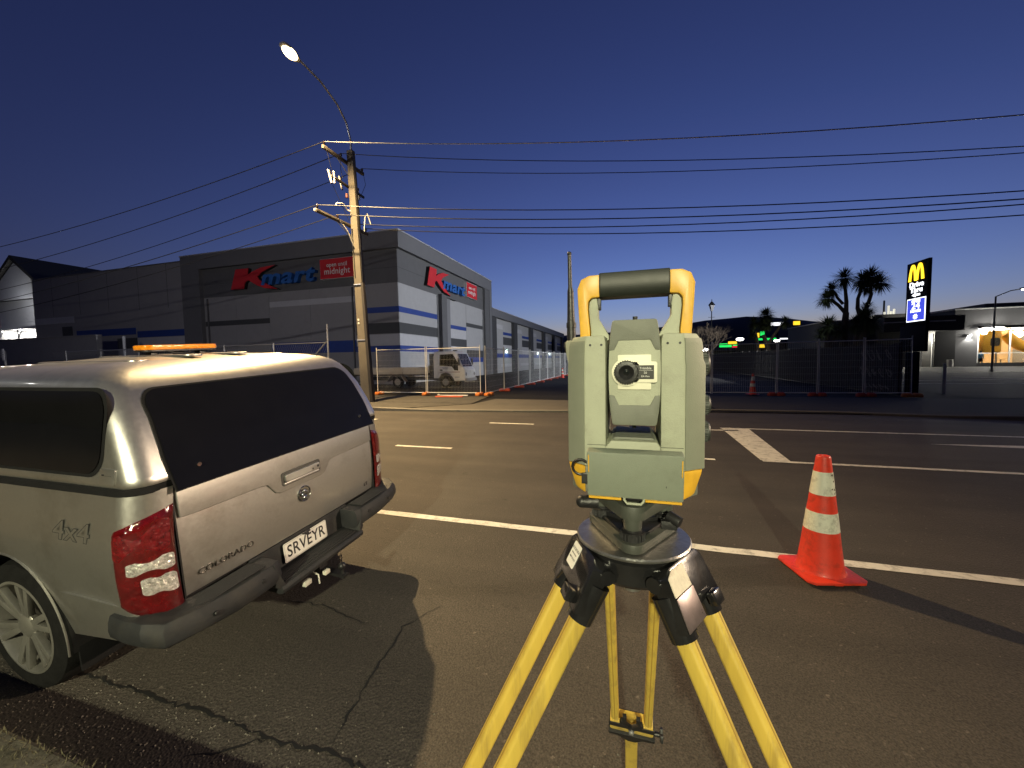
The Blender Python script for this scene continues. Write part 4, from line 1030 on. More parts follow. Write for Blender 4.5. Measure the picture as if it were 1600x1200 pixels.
def bx(name, m, x0, x1, y0, y1, z0, z1, par=bld, bev=0):
    q = MB(); q.box(x0, x1, y0, y1, z0, z1); return q.build(name, m, par, bevel=bev, smooth=False)
# tall corner block: recessed walls framed by a projecting fascia
bx('core_wall', WG, -39.2, SX - .35, FY + .35, 47.0, -.2, 11.3)
bx('front_fascia', WF, -39.6, SX, FY, FY + .9, 10.35, TOP)
bx('side_fascia', WF, SX - .9, SX, FY + .9, 47.2, 10.35, TOP)
bx('front_end_pier', WF, -39.6, -37.35, FY, FY + .9, -.2, 10.35)
bx('side_end_pier', WF, SX - .9, SX, 46.4, 47.2, -.2, 10.35)
bx('side_pier_return', WD, SX - .34, SX - .05, 44.9, 46.39, -.2, 10.34)
bx('front_coping', COPE, -39.65, SX + .05, FY - .05, FY + .95, TOP, TOP + .09)
bx('side_coping', COPE, SX - .95, SX + .05, FY + .95, 47.25, TOP, TOP + .09)
fw_ = FY + .35; sw_ = SX - .35
# precast panels: dark sign band above, grey below, then flat colour bands a little proud
def fpan(name, m, x0, x1, z0, z1, d=.03): return bx(name, m, x0, x1, fw_ - d, fw_ - .002, z0, z1)
def span(name, m, y0, y1, z0, z1, d=.03): return bx(name, m, sw_ + .002, sw_ + d, y0, y1, z0, z1)
fpan('sign_band', WD, -37.34, sw_ - .0, 7.80, 10.34, .02)
span('sign_band', WD, fw_, 44.89, 7.80, 10.34, .02)
xs4 = [-37.34, -33.5, -29.75, -25.4, -21.0, sw_]
for a, c in zip(xs4, xs4[1:]): fpan('wall_panel', WG, a + .02, c - .02, -.1, 7.78, .02)
for a, c in ((fw_, 33.28), (35.42, 39.70), (39.73, 44.89)): span('wall_panel', WL, a + .02, c - .02, -.1, 7.78, .02)  # lighter grey than the front: the side's stronger light put into the colour
fpan('painted_band', WWHT, -29.7, -21.02, 6.54, 7.0); fpan('painted_band', WBLK, -37.3, -29.77, 5.22, 5.66)
fpan('painted_band', WBLUE, -20.98, sw_ + .03, 5.55, 5.99); fpan('painted_band', WBLK, -20.98, sw_ + .03, 3.92, 4.76)
fpan('painted_band', WWHT, -20.98, sw_ + .03, 3.0, 3.86); fpan('painted_band', WBLUE, -20.98, sw_ + .03, 2.52, 2.98)
fpan('painted_band', WBLUE, -29.7, -21.02, 2.55, 3.5)
for m, z0, z1 in ((WBLUE, 5.55, 5.99), (WBLK, 3.92, 4.76), (WWHT, 3.0, 3.86), (WBLUE, 2.52, 2.98)): span('painted_band', m, fw_ - .03, 33.26, z0, z1)
span('painted_band', WBLUE, 35.44, 39.68, 4.93, 5.3); span('painted_band', WWHT, 35.44, 39.68, 4.0, 4.91); span('painted_band', WBLK, 35.44, 39.68, 3.2, 3.98)
span('painted_band', WBLK, 39.75, 44.85, 5.42, 5.84); span('painted_band', WBLK, 39.75, 44.85, 2.1, 2.9); span('painted_band', WBLUE, 39.75, 44.85, 1.55, 2.09)
span('painted_band', WWHT, 35.44, 37.0, 2.4, 3.18)
bx('column', WD, sw_ + .002, SX + .05, 33.3, 34.35, -.2, 7.9); bx('column', mat('column_grey', (.2, .2, .21), .7, var=.06), sw_ + .002, SX - .12, 34.36, 35.4, -.2, 7.7)
bx('soffit', WD, sw_ + .002, SX + .02, 34.36, 36.8, 7.72, 7.9)
# downpipes and flashings
for y_ in (33.0, 44.6): bx('downpipe', STEEL, sw_ + .03, sw_ + .13, y_, y_ + .1, 0, 7.75)
for x_ in (-36.9, -21.25): bx('downpipe', WD, x_, x_ + .1, fw_ - .13, fw_ - .03, 0, 7.7)
for z_ in (8.95,): bx('joint_strip', WBLK, sw_ + .02, sw_ + .026, fw_, 44.89, z_, z_ + .03); bx('joint_strip', WBLK, -37.3, sw_, fw_ - .026, fw_ - .021, z_, z_ + .03)
# long low wing down the side street, six bays
LOW = 8.3
bx('wing_wall', WL, -38, SX - .5, 47.21, 103, -.2, LOW - .1)
bx('wing_fascia', WF, SX - .6, SX + .02, 47.21, 103.2, LOW - .95, LOW)
bx('wing_coping', COPE, SX - .65, SX + .07, 47.26, 103.25, LOW, LOW + .08)
pil = [47.3, 57.2, 67.6, 78.2, 89.0, 100.6]
PW = mat('pier_dark', (.05, .05, .053), .8, var=.06)
for i, y in enumerate(pil): bx('pier', PW, SX - .5, SX - .02, y, y + 1.7, -.2, LOW - .96)
for i, (a, c) in enumerate(zip(pil, pil[1:])):
    a += 1.7; wq = SX - .5
    def wp(m, y0, y1, z0, z1): bx('painted_band', m, wq + .002, wq + .03, y0, y1, z0, z1)
    mid = a + (c - a) * .5
    wp(WWHT, a + .1, mid - .2, 6.0, 6.6); wp(WBLUE, mid, c - .1, 5.3, 5.7); wp(WBLK, mid, c - .1, 3.9, 5.0); wp(WWHT, mid, c - .1, 2.7, 3.85); wp(WBLUE, a + .1, c - .1, 2.1, 2.65)
    wp(WWHT, mid - 1.2, c - .1, .8, 1.2)
# wall lights of the wing: small lit bulkheads washing the bays
for i, y in enumerate((54.5, 74.5, 86.0)):
    t = thing('wall_light', 'small lit wall light under the long wing fascia, number %s from the corner' % ('one', 'two', 'three')[i] if False else ['nearest lit wall light under the fascia of the long store wing', 'middle lit wall light under the fascia of the long store wing', 'farthest lit wall light under the fascia of the long store wing'][i], 'wall light', (SX - .02, y, 3.3), (0, 0, 0), 'wall lights along the store wing')
    q = MB(); q.box(-.46, -.30, -.16, .16, .0, .2); q.build('lamp_body', STEEL, t, bevel=.02)
    q = MB(); q.box(-.44, -.31, -.14, .14, -.04, -.002); q.build('lamp_lens', emis('cool_lens', (.75, 1, .9), 14), t)
    lamp('wall_lamp', 'SPOT', t, (-.22, 0, -.1), 130, (.75, 1.0, .92), .08, aim=(-.25, 0, -1), spot=150)
bx('roof', WD, -39.0, SX - 1, FY + 1, 46.3, 11.31, 11.36)
q = MB(); q.box(-22.0, -20.5, FY - .0, FY + .04, 0, 0) if False else None
for x0, x1 in ((-22.1, -20.9), (-19.9, -18.2)): bx('roof_unit', TIMB, x0, x1, FY + 1.2, FY + 2.6, 11.4, 12.05)
# lower left section of the store
fy2 = 26.75
KW = fy2 / 28.41
bx('west_wall', WG, -66.8 * KW, -39.65, fy2, 60, -.2, 11.3)
bx('west_coping', WF, -66.85 * KW, -39.65, fy2 - .05, fy2 + .3, 11.3, 11.4)
def wpan(m, x0, x1, z0, z1): bx('painted_band', m, x0 * KW, min(-39.66, x1 * KW), fy2 - .03, fy2 - .002, 1.65 + (z0 - 1.65) * KW, 1.65 + (z1 - 1.65) * KW)
wpan(WBLUE, -59.3, -49.6, 5.05, 5.75); wpan(WWHT, -66.5, -59.6, 6.7, 7.4); wpan(WBLUE, -49.4, -41.0, 4.7, 5.35); wpan(WWHT, -49.4, -40.9, 3.5, 4.65); wpan(WBLK, -52.6, -49.5, 3.6, 4.7); wpan(WL, -52.6, -49.5, 2.5, 3.55); wpan(WBLUE, -52.4, -49.6, 1.6, 2.4); wpan(WBLK, -49.3, -39.9, 2.2, 3.4); wpan(WBLK, -61.8, -60, 5.0, 6.3)
for x in (-59.5, -55, -50.5, -46, -42): bx('panel_joint', WBLK, x - .02, x + .02, fy2 - .006, fy2 - .001, 7.2, 11.28)

# ------------------------------------------------------------------ signs on the store
KP = [(0, 0), (.30, 0), (.345, .33), (.42, .40), (.62, .10), (.78, -.06), (1.08, -.17), (.86, .10), (.70, .33), (.625, .52), (.74, .74), (.98, .97), (1.04, 1.02), (.72, .965), (.52, .80), (.40, .66), (.435, 1.0), (.135, 1.0)]
def store_sign(label, o, right, K, mart_w, mh):
    s = thing('store_sign', label, 'sign', (0, 0, 0), (0, 0, 0), None)
    nrm = Vector(right).cross(Vector((0, 0, 1)))
    F = lambda u, v, w: tuple(Vector(o) + Vector(right) * u + Vector((0, 0, 1)) * v + nrm * w)
    kw, kh = K
    q = MB(); q.prism([(u * kw, v * kh) for u, v in KP], F, .0, .28); k = q.build('letter_block', BLACK, s, smooth=False)
    q = MB(); q.prism([(.02 + u * kw * .985, .012 + v * kh * .985) for u, v in KP], F, .281, .34); q.build('letter_face', REDS, k, smooth=False)
    c = F(kw * .70 + mart_w / 2, kh * .415, .05)
    t = text('lettering', 'mart', mh, BLUS, s, frame(c, right, (0, 0, 1), nrm), ext=.16, shear=.22, bold=.045)
    me = t.data; xs = [v.co.x for v in me.vertices]; f = mart_w / (max(xs) - min(xs)); mid_ = (max(xs) + min(xs)) / 2
    for v in me.vertices: v.co.x = (v.co.x - mid_) * f; v.co.z += .14
    return s
store_sign('large store sign with red K and blue mart on the front fascia wall', (-33.6, fw_ - .021, 8.25), (1, 0, 0), (4.9, 1.72), 5.75, 1.75)
store_sign('smaller store sign with red K and blue mart on the side street wall', (sw_ + .021, 30.7, 8.25), (0, 1, 0), (4.3, 1.72), 5.2, 1.55)
def red_panel(label, o, right, w, h, s1, s2):
    p = thing('hours_sign', label, 'sign', (0, 0, 0), (0, 0, 0), None)
    nrm = Vector(right).cross(Vector((0, 0, 1)))
    F = lambda u, v, q: tuple(Vector(o) + Vector(right) * u + Vector((0, 0, 1)) * v + nrm * q)
    b = MB(); b.prism([(0, 0), (w, 0), (w, h), (0, h)], F, 0, .30); b.build('sign_box', mat('sign_edge', (.62, .60, .60), .5), p, smooth=False)
    b = MB(); b.prism([(.03, .03), (w - .03, .03), (w - .03, h - .03), (.03, h - .03)], F, .301, .32); b.build('sign_face', REDS, p, smooth=False)
    for body, sz, zz in (('open until', s1, h * .68), ('midnight', s2, h * .36)):
        text('lettering', body, sz, WTXT, p, frame(F(w / 2, zz, .322), right, (0, 0, 1), nrm), ext=.005, bold=.006)
red_panel('red sign reading open until midnight on the front beside the pole', (-24.0, fw_ - .021, 8.42), (1, 0, 0), 3.3, 1.6, .46, .68)
red_panel('small red open until midnight sign on the side street wall', (sw_ + .021, 39.35, 8.55), (0, 1, 0), 2.9, 1.6, .42, .58)

# ------------------------------------------------------------------ far left: villa, boundary wall, fence, sign
WEATH = mat('white_weatherboard', (.55, .56, .60), .7, var=.05, scale=2)
vl = thing('villa', 'pale weatherboard villa with gable and lit verandah at the far left', 'house', (0, 0, 0))
vb = MB(); vb.box(-96, -78.5, 37, 50, 0, 12.2); vb = vb.build('wall', WEATH, vl, smooth=False)
for k in range(24):
    q = MB(); q.bar((-78.47, 36.97, 1.2 + k * .45), (-92, 36.97, 1.2 + k * .45), .05, .03); q.build('weatherboard', WEATH, vb, smooth=False)
q = MB(); q.prism([(-97, 12.2), (-80.5, 12.2), (-88.7, 17.6)], lambda u, v, w: (u, w, v), 36.0, 36.5); q.build('gable', WEATH, vl, smooth=False)
q = MB(); q.prism([(-97.6, 12.0), (-88.7, 18.0), (-79.8, 12.0), (-79.8, 12.4), (-88.7, 18.6), (-97.6, 12.4)], lambda u, v, w: (u, w, v), 35.6, 51); q.build('roof', mat('roof_dark', (.018, .018, .02), .8), vl, smooth=False)
q = MB(); q.box(-97, -77.2, 34.6, 37, 7.4, 7.8); q.build('verandah_roof', WEATH, vl, smooth=False)
for x in (-95, -90.5, -86, -81.5, -77.5):
    q = MB(); q.cyl((x, 34.8, 0), (x, 34.8, 7.4), .13, n=10); q.build('post', WEATH, vl)
    q = MB(); q.tube([(x + .1, 34.8, 6.2), (x + .5, 34.8, 6.95), (x + 1.2, 34.8, 7.3)], .09, 6); q.build('bracket', WEATH, vl)
q = MB(); q.box(-83.5, -77.6, 36.2, 36.9, 11.3, 12.0); q.build('eave_box', WEATH, vl, smooth=False)
for x, z in ((-93, 7.2), (-86, 7.2), (-80, 7.2), (-79, 11.1), (-78.6, 9.3)):
    q = MB(); q.ball((x, 36.2, z), .16); lo_ = q.build('porch_light', emis('porch_bulb', (1, .95, .78), 30), vl)
    lamp('porch_lamp', 'POINT', vl, (x, 35.2, z - .3), 1000, (1, .95, .82), .15)
lamp('gable_lamp', 'POINT', vl, (-86.5, 33.4, 11.0), 160, (.95, .97, 1.0), .2)  # bare point light without a fitting, added to brighten the gable
q = MB(); q.prism([(-140, 8), (-62.9, 8), (-62.9, 13.2), (-140, 24.5)], lambda u, v, w: (u, w, v), 56, 58); o = q.build('dark_roof_building', mat('dark_roof', (.012, .012, .013), .9), None, smooth=False)
tag(o, 'black silhouetted sloping roof behind the villa at far left', 'building')
q = MB(); q.box(-75, -46.6, 23.6, 24.0, -.1, 4.55); q.box(-75, -46.6, 23.55, 24.05, 4.55, 4.65); o = q.build('boundary_wall', WG, None, smooth=False); tag(o, 'low grey boundary wall in front of the store left section', 'wall')
q = MB(); q.cyl((-43.6, 24, 0), (-43.6, 24, 4.4), .12, n=10); o = q.build('marker_post', WWHT, None); tag(o, 'short pale post standing behind the low grey boundary wall', 'post')
sg = thing('street_sign', 'small white rectangular sign on a post at the far left', 'sign', (-35.4, 13.7, 0))
q = MB(); q.cyl((0, 0, 0), (0, 0, 2.72), .05, n=10); q.build('post', STEEL, sg)
q = MB(); q.prism(rrect(.62, .68, .05, 3, 0, 2.5), lambda u, v, w: (u * .97 + v * 0, -.06 + w + u * -.25, v), -.01, .01); q.build('sign_plate', mat('sign_white', (.62, .62, .64), .6, var=.08), sg)
q = MB()
for k in range(3): q.box(-.2, .2 - .1 * k, -.10, -.08, 2.62 - .14 * k, 2.67 - .14 * k)
q.build('sign_text', mat('sign_grey_print', (.25, .25, .28), .6), sg)
# chain wire fence behind the parked vehicle
cf = thing('chain_fence', 'galvanised chain wire fence behind the silver utility in front of store', 'fence', (0, 17.4, 0))
xs5 = [-15.5, -19.2, -22.9, -26.6, -30.3, -34, -37.7]
for i, x in enumerate(xs5):
    q = MB(); q.cyl((x, 0, 0), (x, 0, 3.75 if i == 0 else 2.85), .045, n=8); q.build('post', STEEL, cf)
q = MB(); q.cyl((-15.5, 0, 2.78), (-37.7, 0, 2.78), .03, n=8); q.build('top_rail', STEEL, cf)
q = MB(); q.cyl((-15.5, 0, 2.9), (-17.3, 0, 1.3), .035, n=8); q.build('stay', STEEL, cf)
q = MB()
for k in range(150):
    x = -15.5 - .15 * k
    for s in (-1, 1): q.tube([(x, 0, .05 if s > 0 else 2.76), (x - 1.3, .0, 2.76 if s > 0 else .05)], .0035, 3, False)
q.build('chain_mesh', STEEL, cf, kind='stuff', smooth=False)


BLK = mat('fence_block_orange', (.62, .17, .02), .6, var=.12, scale=8, dirt=(.25, .10, .03), dirt_amt=.5, dirt_scale=6)
BLKR = mat('fence_block_red', (.42, .055, .03), .65, var=.15, scale=8, dirt=(.15, .04, .02), dirt_amt=.5, dirt_scale=6)
GALV = mat('fence_tube', (.66, .66, .64), .5, .1, var=.1, scale=10)
def fence_proto(w, h, label, group):
    t = thing('temporary_fence', label, 'fence panel', (0, 0, 0), (0, 0, 0), group)
    q = MB(); r = .018
    q.tube([(r, 0, .08), (r, 0, h + .12)], r, 8); q.build('upright', GALV, t)
    q = MB(); q.tube([(w - r, 0, .08), (w - r, 0, h + .12)], r, 8); q.build('upright', GALV, t)
    q = MB(); q.tube([(2 * r, 0, h), (w - 2 * r, 0, h)], r, 8); q.build('rail', GALV, t)
    q = MB(); q.tube([(2 * r, 0, .14), (w - 2 * r, 0, .14)], r, 8); q.build('rail', GALV, t)
    q = MB()
    n = int(w / .075)
    for k in range(1, n): x = w * k / n; q.tube([(x, 0, .15), (x, 0, h)], .0019, 3, False)
    for k in range(1, 8): z = .14 + (h - .14) * k / 8; q.tube([(.04, 0, z), (w - .04, 0, z)], .0019, 3, False)
    q.build('wire_mesh', GALV, t, kind='stuff', smooth=False)
    return t
def block_mesh():
    q = MB(); q.loft([[(x, -.115 * s, .0), (x, .115 * s, 0), (x, .115 * s, zt * .7), (x, .07 * s, zt), (x, -.07 * s, zt), (x, -.115 * s, zt * .7)] for x, s, zt in ((-.31, .8, .10), (-.26, 1, .15), (-.06, 1, .155), (-.04, .75, .11), (.04, .75, .11), (.06, 1, .155), (.26, 1, .15), (.31, .8, .10))])
    return q.mesh('fence_block', .012, 1)
BM = block_mesh(); BM.materials.append(BLK); BM2 = BM.copy(); BM2.materials[0] = BLKR
def block(x, y, rot, label, group, red=False):
    o = link('fence_block', BM2 if red else BM); o.location = (x, y, .012); o.rotation_euler = (0, 0, rot); tag(o, label, 'fence foot', group); return o
GF = 'temporary fence panels by the side street corner'
f0 = fence_proto(2.83, 2.30, 'temporary fence panel in front of the truck tray beside the pole', GF); f0.location = (-12.52, 17.42, .0)
f1 = dup(f0, (-9.66, 17.44, 0), (0, 0, .015), 'temporary fence panel in front of the white truck cab', GF)
GB = 'orange feet under the temporary fence'
block(-12.45, 17.45, pi / 2, 'orange fence foot right beside the concrete power pole', GB)
block(-9.72, 17.42, pi / 2 + .1, 'orange fence foot between the two panels in front of the truck', GB)
block(-6.92, 17.5, pi / 2, 'left of the two orange feet at the fence corner by the side street', GB)
block(-6.45, 17.55, pi / 2 - .2, 'right of the two orange feet at the fence corner by the side street', GB)
# row of panels along the side street (too far down to tell apart)
y = 17.7; k = 0
GS = 'temporary fence panels in a row along the side street'
while y < 62:
    lab = '%s temporary fence panel from the corner in the row along the side street' % ORD[k] if k < 8 else 'far temporary fence panel at the small end of the row along the side street'
    d = dup(f0, (-6.68 + .008 * (y - 17), y, -.03), (0, 0, pi / 2 + .008 * ((k % 3) - 1)), lab, GS)
    if k: block(-6.66 + .008 * (y - 17), y, .1 * (k % 2), ('%s red fence foot from the corner under the row along the side street' % ORD[k - 1]) if k < 8 else 'far red fence foot at the small end of the side street row', 'red fence feet along the side street', True).location.z = -.02
    y += 2.87; k += 1
# right-hand panels closing the footpath
GR = 'temporary fence panels on the right in front of the timber fence'
pr = fence_proto(2.42, 2.18, 'leftmost right-hand fence panel, partly hidden by the total station', GR); pr.location = (3.36, 18.72, 0)
xr = [(5.80, 1.45), (7.27, 1.52), (8.82, 1.52)]
for i, (x, w_) in enumerate(xr):
    p = fence_proto(w_ - .02, 2.2, ['narrow fence panel between the distant cone and the bare tree trunks' if False else 'narrow fence panel just right of the small distant cone', 'narrow middle fence panel in front of the dark timber fence', 'narrow fence panel in front of the graffiti by the sign pylon'][i], GR); p.location = (x, 18.74 + .03 * i, 0); p.rotation_euler = (0, radians(-.5 * i), 0)
pz = dup(pr, (.92, 18.70, 0), (0, 0, 0), 'fence panel hidden behind the total station on the far footpath', GR)
for i, x in enumerate((5.72, 7.15, 8.78, 10.22)):
    block(x + .06, 18.72, 0, ['dull red fence foot under the panel joint right of the small distant cone', 'dull red fence foot second from the small distant cone', 'dull red fence foot third from the small distant cone', 'orange fence foot at the right end beside the sign pylon'][i], 'feet under the right-hand fence panels', i < 3)
# orange plastic barrier board lying flat
q = MB(); q.prism(rrect(1.35, .20, .05, 3), lambda u, v, w: (u, v, w), 0, .05); o = q.build('barrier_board', mat('barrier_orange', (.60, .11, .04), .5, var=.1), None, bevel=.01); o.location = (-8.05, 16.55, .014); o.rotation_euler = (0, 0, .08); tag(o, 'orange plastic barrier board lying flat on the far footpath', 'barrier')
q = MB(); q.tube([(-.7, 0, .03), (.75, .1, .03)], .03, 8); q.ball((-.72, 0, .05), .06); o = q.build('spare_tube', GALV, None); o.location = (-8.1, 17.0, .014); tag(o, 'grey steel tube lying behind the orange barrier board', 'pipe')

# ------------------------------------------------------------------ flat-deck truck behind the fence
WT = mat('truck_white', (.74, .73, .70), .4, var=.06, scale=5, dirt=(.35, .33, .28), dirt_amt=.5, dirt_scale=2, coat=.3)
tk = thing('flatbed_truck', 'small white flat deck truck parked behind the temporary fence', 'truck', (0, 22.5, -.02))
q = MB(); q.prism([(-11.98, .62), (-11.98, 2.02), (-11.88, 2.30), (-10.62, 2.33), (-10.38, 2.20), (-9.98, 1.30), (-9.84, 1.15), (-9.83, .48), (-10.55, .46), (-10.62, .62), (-10.85, .90), (-11.15, .97), (-11.45, .90), (-11.62, .62)], lambda u, v, w: (u, w, v), 0, 1.75)
cab_ = q.build('cab', WT, tk, bevel=.04, seg=2)
for yy in (-.006, 1.756):
    q = MB(); q.prism([(-11.55, 1.42), (-11.52, 2.12), (-10.62, 2.14), (-10.30, 1.62), (-10.28, 1.10), (-10.52, 1.12), (-10.70, 1.36)], lambda u, v, w: (u, yy + w, v), -.006, .006); q.build('side_window', TINT, cab_)
q = MB(); q.prism([(.10, 1.34), (1.65, 1.34), (1.58, 2.16), (.17, 2.16)], lambda u, v, w: (-9.985 - (v - 1.30) * .44 + w, u, v), .0, .012); q.build('windscreen', TINT, cab_)
q = MB(); q.box(-11.53, -11.35, -.012, .0, 1.10, 1.18); q.build('door_handle', BLACK, cab_)
q = MB(); q.box(-11.55, -10.15, -.006, .0, 1.00, 1.035); q.build('door_stripe', mat('stripe_maroon', (.16, .03, .03), .5), cab_)
text('lettering', 'TRAFFIC', .15, mat('print_grey', (.15, .15, .17), .5), cab_, frame((-11.2, -.008, 1.28), (1, 0, 0), (0, 0, 1), (0, -1, 0)), ext=.002) if False else None
q = MB(); q.box(-11.35, -10.95, -.006, 0, 1.26, 1.30); q.box(-11.3, -11.0, -.006, 0, 1.20, 1.225); q.box(-10.5, -10.2, -.006, 0, .68, .72); q.build('door_print', mat('print_grey', (.15, .15, .17), .5), cab_)
for yy in (.2, 1.55):
    q = MB(); q.ball((-9.86, yy, .88), .12, (.5, 1.2, 1.1)); q.build('headlight', CLRL, cab_)
for yy in (-.18, 1.93):
    q = MB(); q.box(-10.18, -10.10, yy - .10, yy + .10, 1.42, 1.86); q.tube([(-10.14, yy, 1.86), (-10.3, yy + (.2 if yy < 0 else -.2), 2.1)], .015, 6); q.build('side_mirror', BLACK, cab_, bevel=.02)
q = MB(); q.box(-9.90, -9.74, .02, 1.73, .42, .62); q.build('front_bumper', mat('truck_bumper', (.32, .31, .29), .5), cab_, bevel=.03)
q = MB(); q.box(-10.95, -10.75, .7, 1.0, 2.335, 2.42); q.build('roof_beacon', BLACK, cab_, bevel=.02)
q = MB(); q.box(-12.28, -12.04, .05, 1.7, .75, 2.20); q.build('headboard', BLACK, tk, bevel=.01)
q = MB(); q.box(-17.9, -12.30, -.08, 1.83, .80, .98); dk = q.build('deck', mat('deck_dark', (.05, .045, .04), .8), tk)
for yy in (-.11, 1.835):
    for a, c in ((-17.9, -16.05), (-16.02, -14.17), (-14.14, -12.31)):
        q = MB(); q.box(a, c, yy - .015, yy + .015, .90, 1.33); q.build('drop_side', mat('drop_side_pale', (.40, .37, .32), .6, var=.1, scale=3, dirt=(.2, .18, .15), dirt_amt=.5), dk, bevel=.008)
q = MB(); q.box(-12.32, -12.28, -.1, 1.83, .98, 1.45); q.build('tray_front', WT, dk)
q = MB(); q.box(-17.7, -10.2, .35, 1.4, .50, .72); q.build('chassis', BLACK, tk)
for x in (-14.62, -11.15):
    for yy, s in ((.0, -1), (1.5, 1)):
        M = Matrix.Translation((x, yy + .12, .39)) @ Matrix.Rotation(pi / 2, 4, 'X')
        q = MB(); q.lathe([(.2, -.12), (.37, -.12), (.39, -.09), (.39, .09), (.37, .12), (.2, .12)], 24, M); wq = q.build('wheel', TYRE, tk)
        q = MB(); q.lathe([(.22, .13), (.21, .08), (.10, .06), (.08, .10), (.02, .10)] if s < 0 else [(.22, -.13), (.21, -.08), (.10, -.06), (.02, -.10)], 24, M); q.build('rim', mat('truck_rim', (.2, .19, .18), .6, .3), wq)
for x, s in ((-15.25, 1), (-13.95, -1)):
    q = MB(); q.bar((x, -.03, .44), (x + .28 * s, -.03, .82), .4, .03); q.build('mudguard', mat('mudguard_grey', (.25, .24, .23), .6), tk)

# ------------------------------------------------------------------ timber fence along the side street
PAL = mat('dark_paling', (.045, .042, .036), .9, var=.35, scale=5, bump=.4, bscale=40, stretch=(5, 5, .5))
tf = thing('timber_fence', 'long dark timber paling fence with graffiti along the side street', 'fence', (10.5, 0, -.03))
r = random.Random(11)
q = MB(); y = 20.0; n = 0
near = []
while y < 66:
    h = 2.12 + r.uniform(-.03, .03); d = r.uniform(-.006, .006)
    if y < 26: near.append((y, h, d))
    else: q.box(d - .01, d + .01, y + .006, y + .144, .03, h)
    y += .15
q.build('paling_run', PAL, tf, kind='stuff', smooth=False)
pm_ = MB(); pm_.box(-.01, .01, .006, .144, .03, 2.12); pme = pm_.mesh('paling', smooth=False); pme.materials.append(PAL)
for y, h, d in near:
    o = link('paling', pme, tf); o.location = (d, y, 0); o.scale = (1, 1, h / 2.12)
for z in (.35, 1.1, 1.85):
    q = MB(); q.box(.012, .06, 20, 66, z, z + .09); q.build('rail', PAL, tf, smooth=False)
for k in range(19):
    q = MB(); q.box(.062, .16, 20.05 + 2.4 * k, 20.15 + 2.4 * k, 0, 2.2); q.build('post', PAL, tf, smooth=False)
# spray-painted scrawl near the end of the fence
GRA = mat('graffiti_paint', (.20, .18, .16), .8, var=.35, scale=6)
def scrawl(seed, y0, z0, w, h, n):
    rr_ = random.Random(seed); m_ = MB()
    for k in range(n):
        c = (y0 + w * (k + .5) / n, z0 + h / 2); pts = []
        a0 = rr_.uniform(0, 6); rx, rz = w / n * .55, h * .5
        for i in range(12):
            a = a0 + i * rr_.uniform(.35, .6); pts.append((-.020 - .0005 * i, c[0] + rx * cos(a) * rr_.uniform(.5, 1), c[1] + rz * sin(a * 1.3) * rr_.uniform(.5, 1)))
        for p0, p1 in zip(pts, pts[1:]):
            if (Vector(p1) - Vector(p0)).length > .02: m_.bar(p0, p1, .004, .045, up=(0, 0, 1))
    m_.build('graffiti', GRA, tf, smooth=False, kind='stuff')
scrawl(1, 20.4, 1.35, 2.4, .6, 4); scrawl(2, 20.3, .65, 2.6, .45, 5); scrawl(5, 20.5, .15, 2.0, .25, 5)
def post(x, y, h, r_, label, m=None):
    q = MB(); q.cyl((0, 0, -.05), (0, 0, h), r_, n=12); q.ball((0, 0, h), r_, (1, 1, .4)); o = q.build('bollard', m or mat('bollard_white', (.5, .5, .48), .6, var=.1), None); o.location = (x, y, 0); tag(o, label, 'bollard'); return o
post(12.35, 20.6, 1.22, .05, 'slim white bollard standing right of the sign pylon base')

# ------------------------------------------------------------------ restaurant sign pylon (lit faces towards the side street)
PYB = mat('pylon_black', (.008, .008, .009), .75, var=.1, spec=.15)
py = thing('sign_pylon', 'tall black drive-through pylon with glowing yellow arches and blue 24 panel', 'sign', (11.56, 20.3, 0))
q = MB(); q.box(-.06, .06, 0, 1.30, 2.85, 5.52); cbx = q.build('cabinet', PYB, py, bevel=.015)
q = MB(); q.box(-.055, .055, .02, 1.62, 1.75, 2.845); q.build('cabinet_base', PYB, py, bevel=.015)
q = MB(); q.box(-.05, .05, .45, 1.2, -.1, 1.745); q.build('pylon_leg', PYB, py, bevel=.015)
YG = emis('arch_glow', (1.0, .62, .02), 2.2); WGm = emis('white_glow', (.92, .95, 1.0), 2.2); BG = emis('blue_glow', (.05, .07, .62), 1.2)
G = lambda u, v, w: (-.061 - w, 1.26 - u, v)      # u runs from far edge (left in view) to near edge
q = MB()
def arch(u0, w_):
    def hgt(t): return 1 - abs(2 * t - 1) ** 2.6
    n_ = 16
    o_ = [(u0 + w_ * (i / n_), 4.74 + .68 * hgt(i / n_)) for i in range(n_ + 1)]
    i_ = [(u0 + w_ * (.27 + .46 * (i / n_)), 4.74 + .53 * hgt(i / n_)) for i in range(n_ + 1)]
    for a, c, e, f in zip(o_, o_[1:], i_, i_[1:]): q.prism([a, c, f, e], G, .0, .03)
arch(.12, .50); arch(.55, .50)
q.build('yellow_arches', YG, cbx, smooth=False)
for body, z, s in (('Drive', 4.565, .29), ('Thru', 4.335, .29)):
    text('lettering', body, s, WGm, cbx, frame((-.063, .66, z), (0, -1, 0), (0, 0, 1), (-1, 0, 0)), ext=.006, bold=.009, sx=1.25)
q = MB(); q.prism([(.36, 4.13), (.58, 4.22), (.58, 4.17), (.84, 4.17), (.84, 4.09), (.58, 4.09), (.58, 4.04)], G, 0, .02); q.build('arrow', WGm, cbx, smooth=False)
q = MB(); q.prism([(.08, 3.02), (1.20, 3.02), (1.20, 3.99), (.08, 3.99)], G, .0, .012); pb = q.build('panel_border', WGm, cbx, smooth=False)
q = MB(); q.prism([(.12, 3.06), (1.16, 3.06), (1.16, 3.95), (.12, 3.95)], G, .0125, .02); q.build('blue_panel', BG, pb, smooth=False)
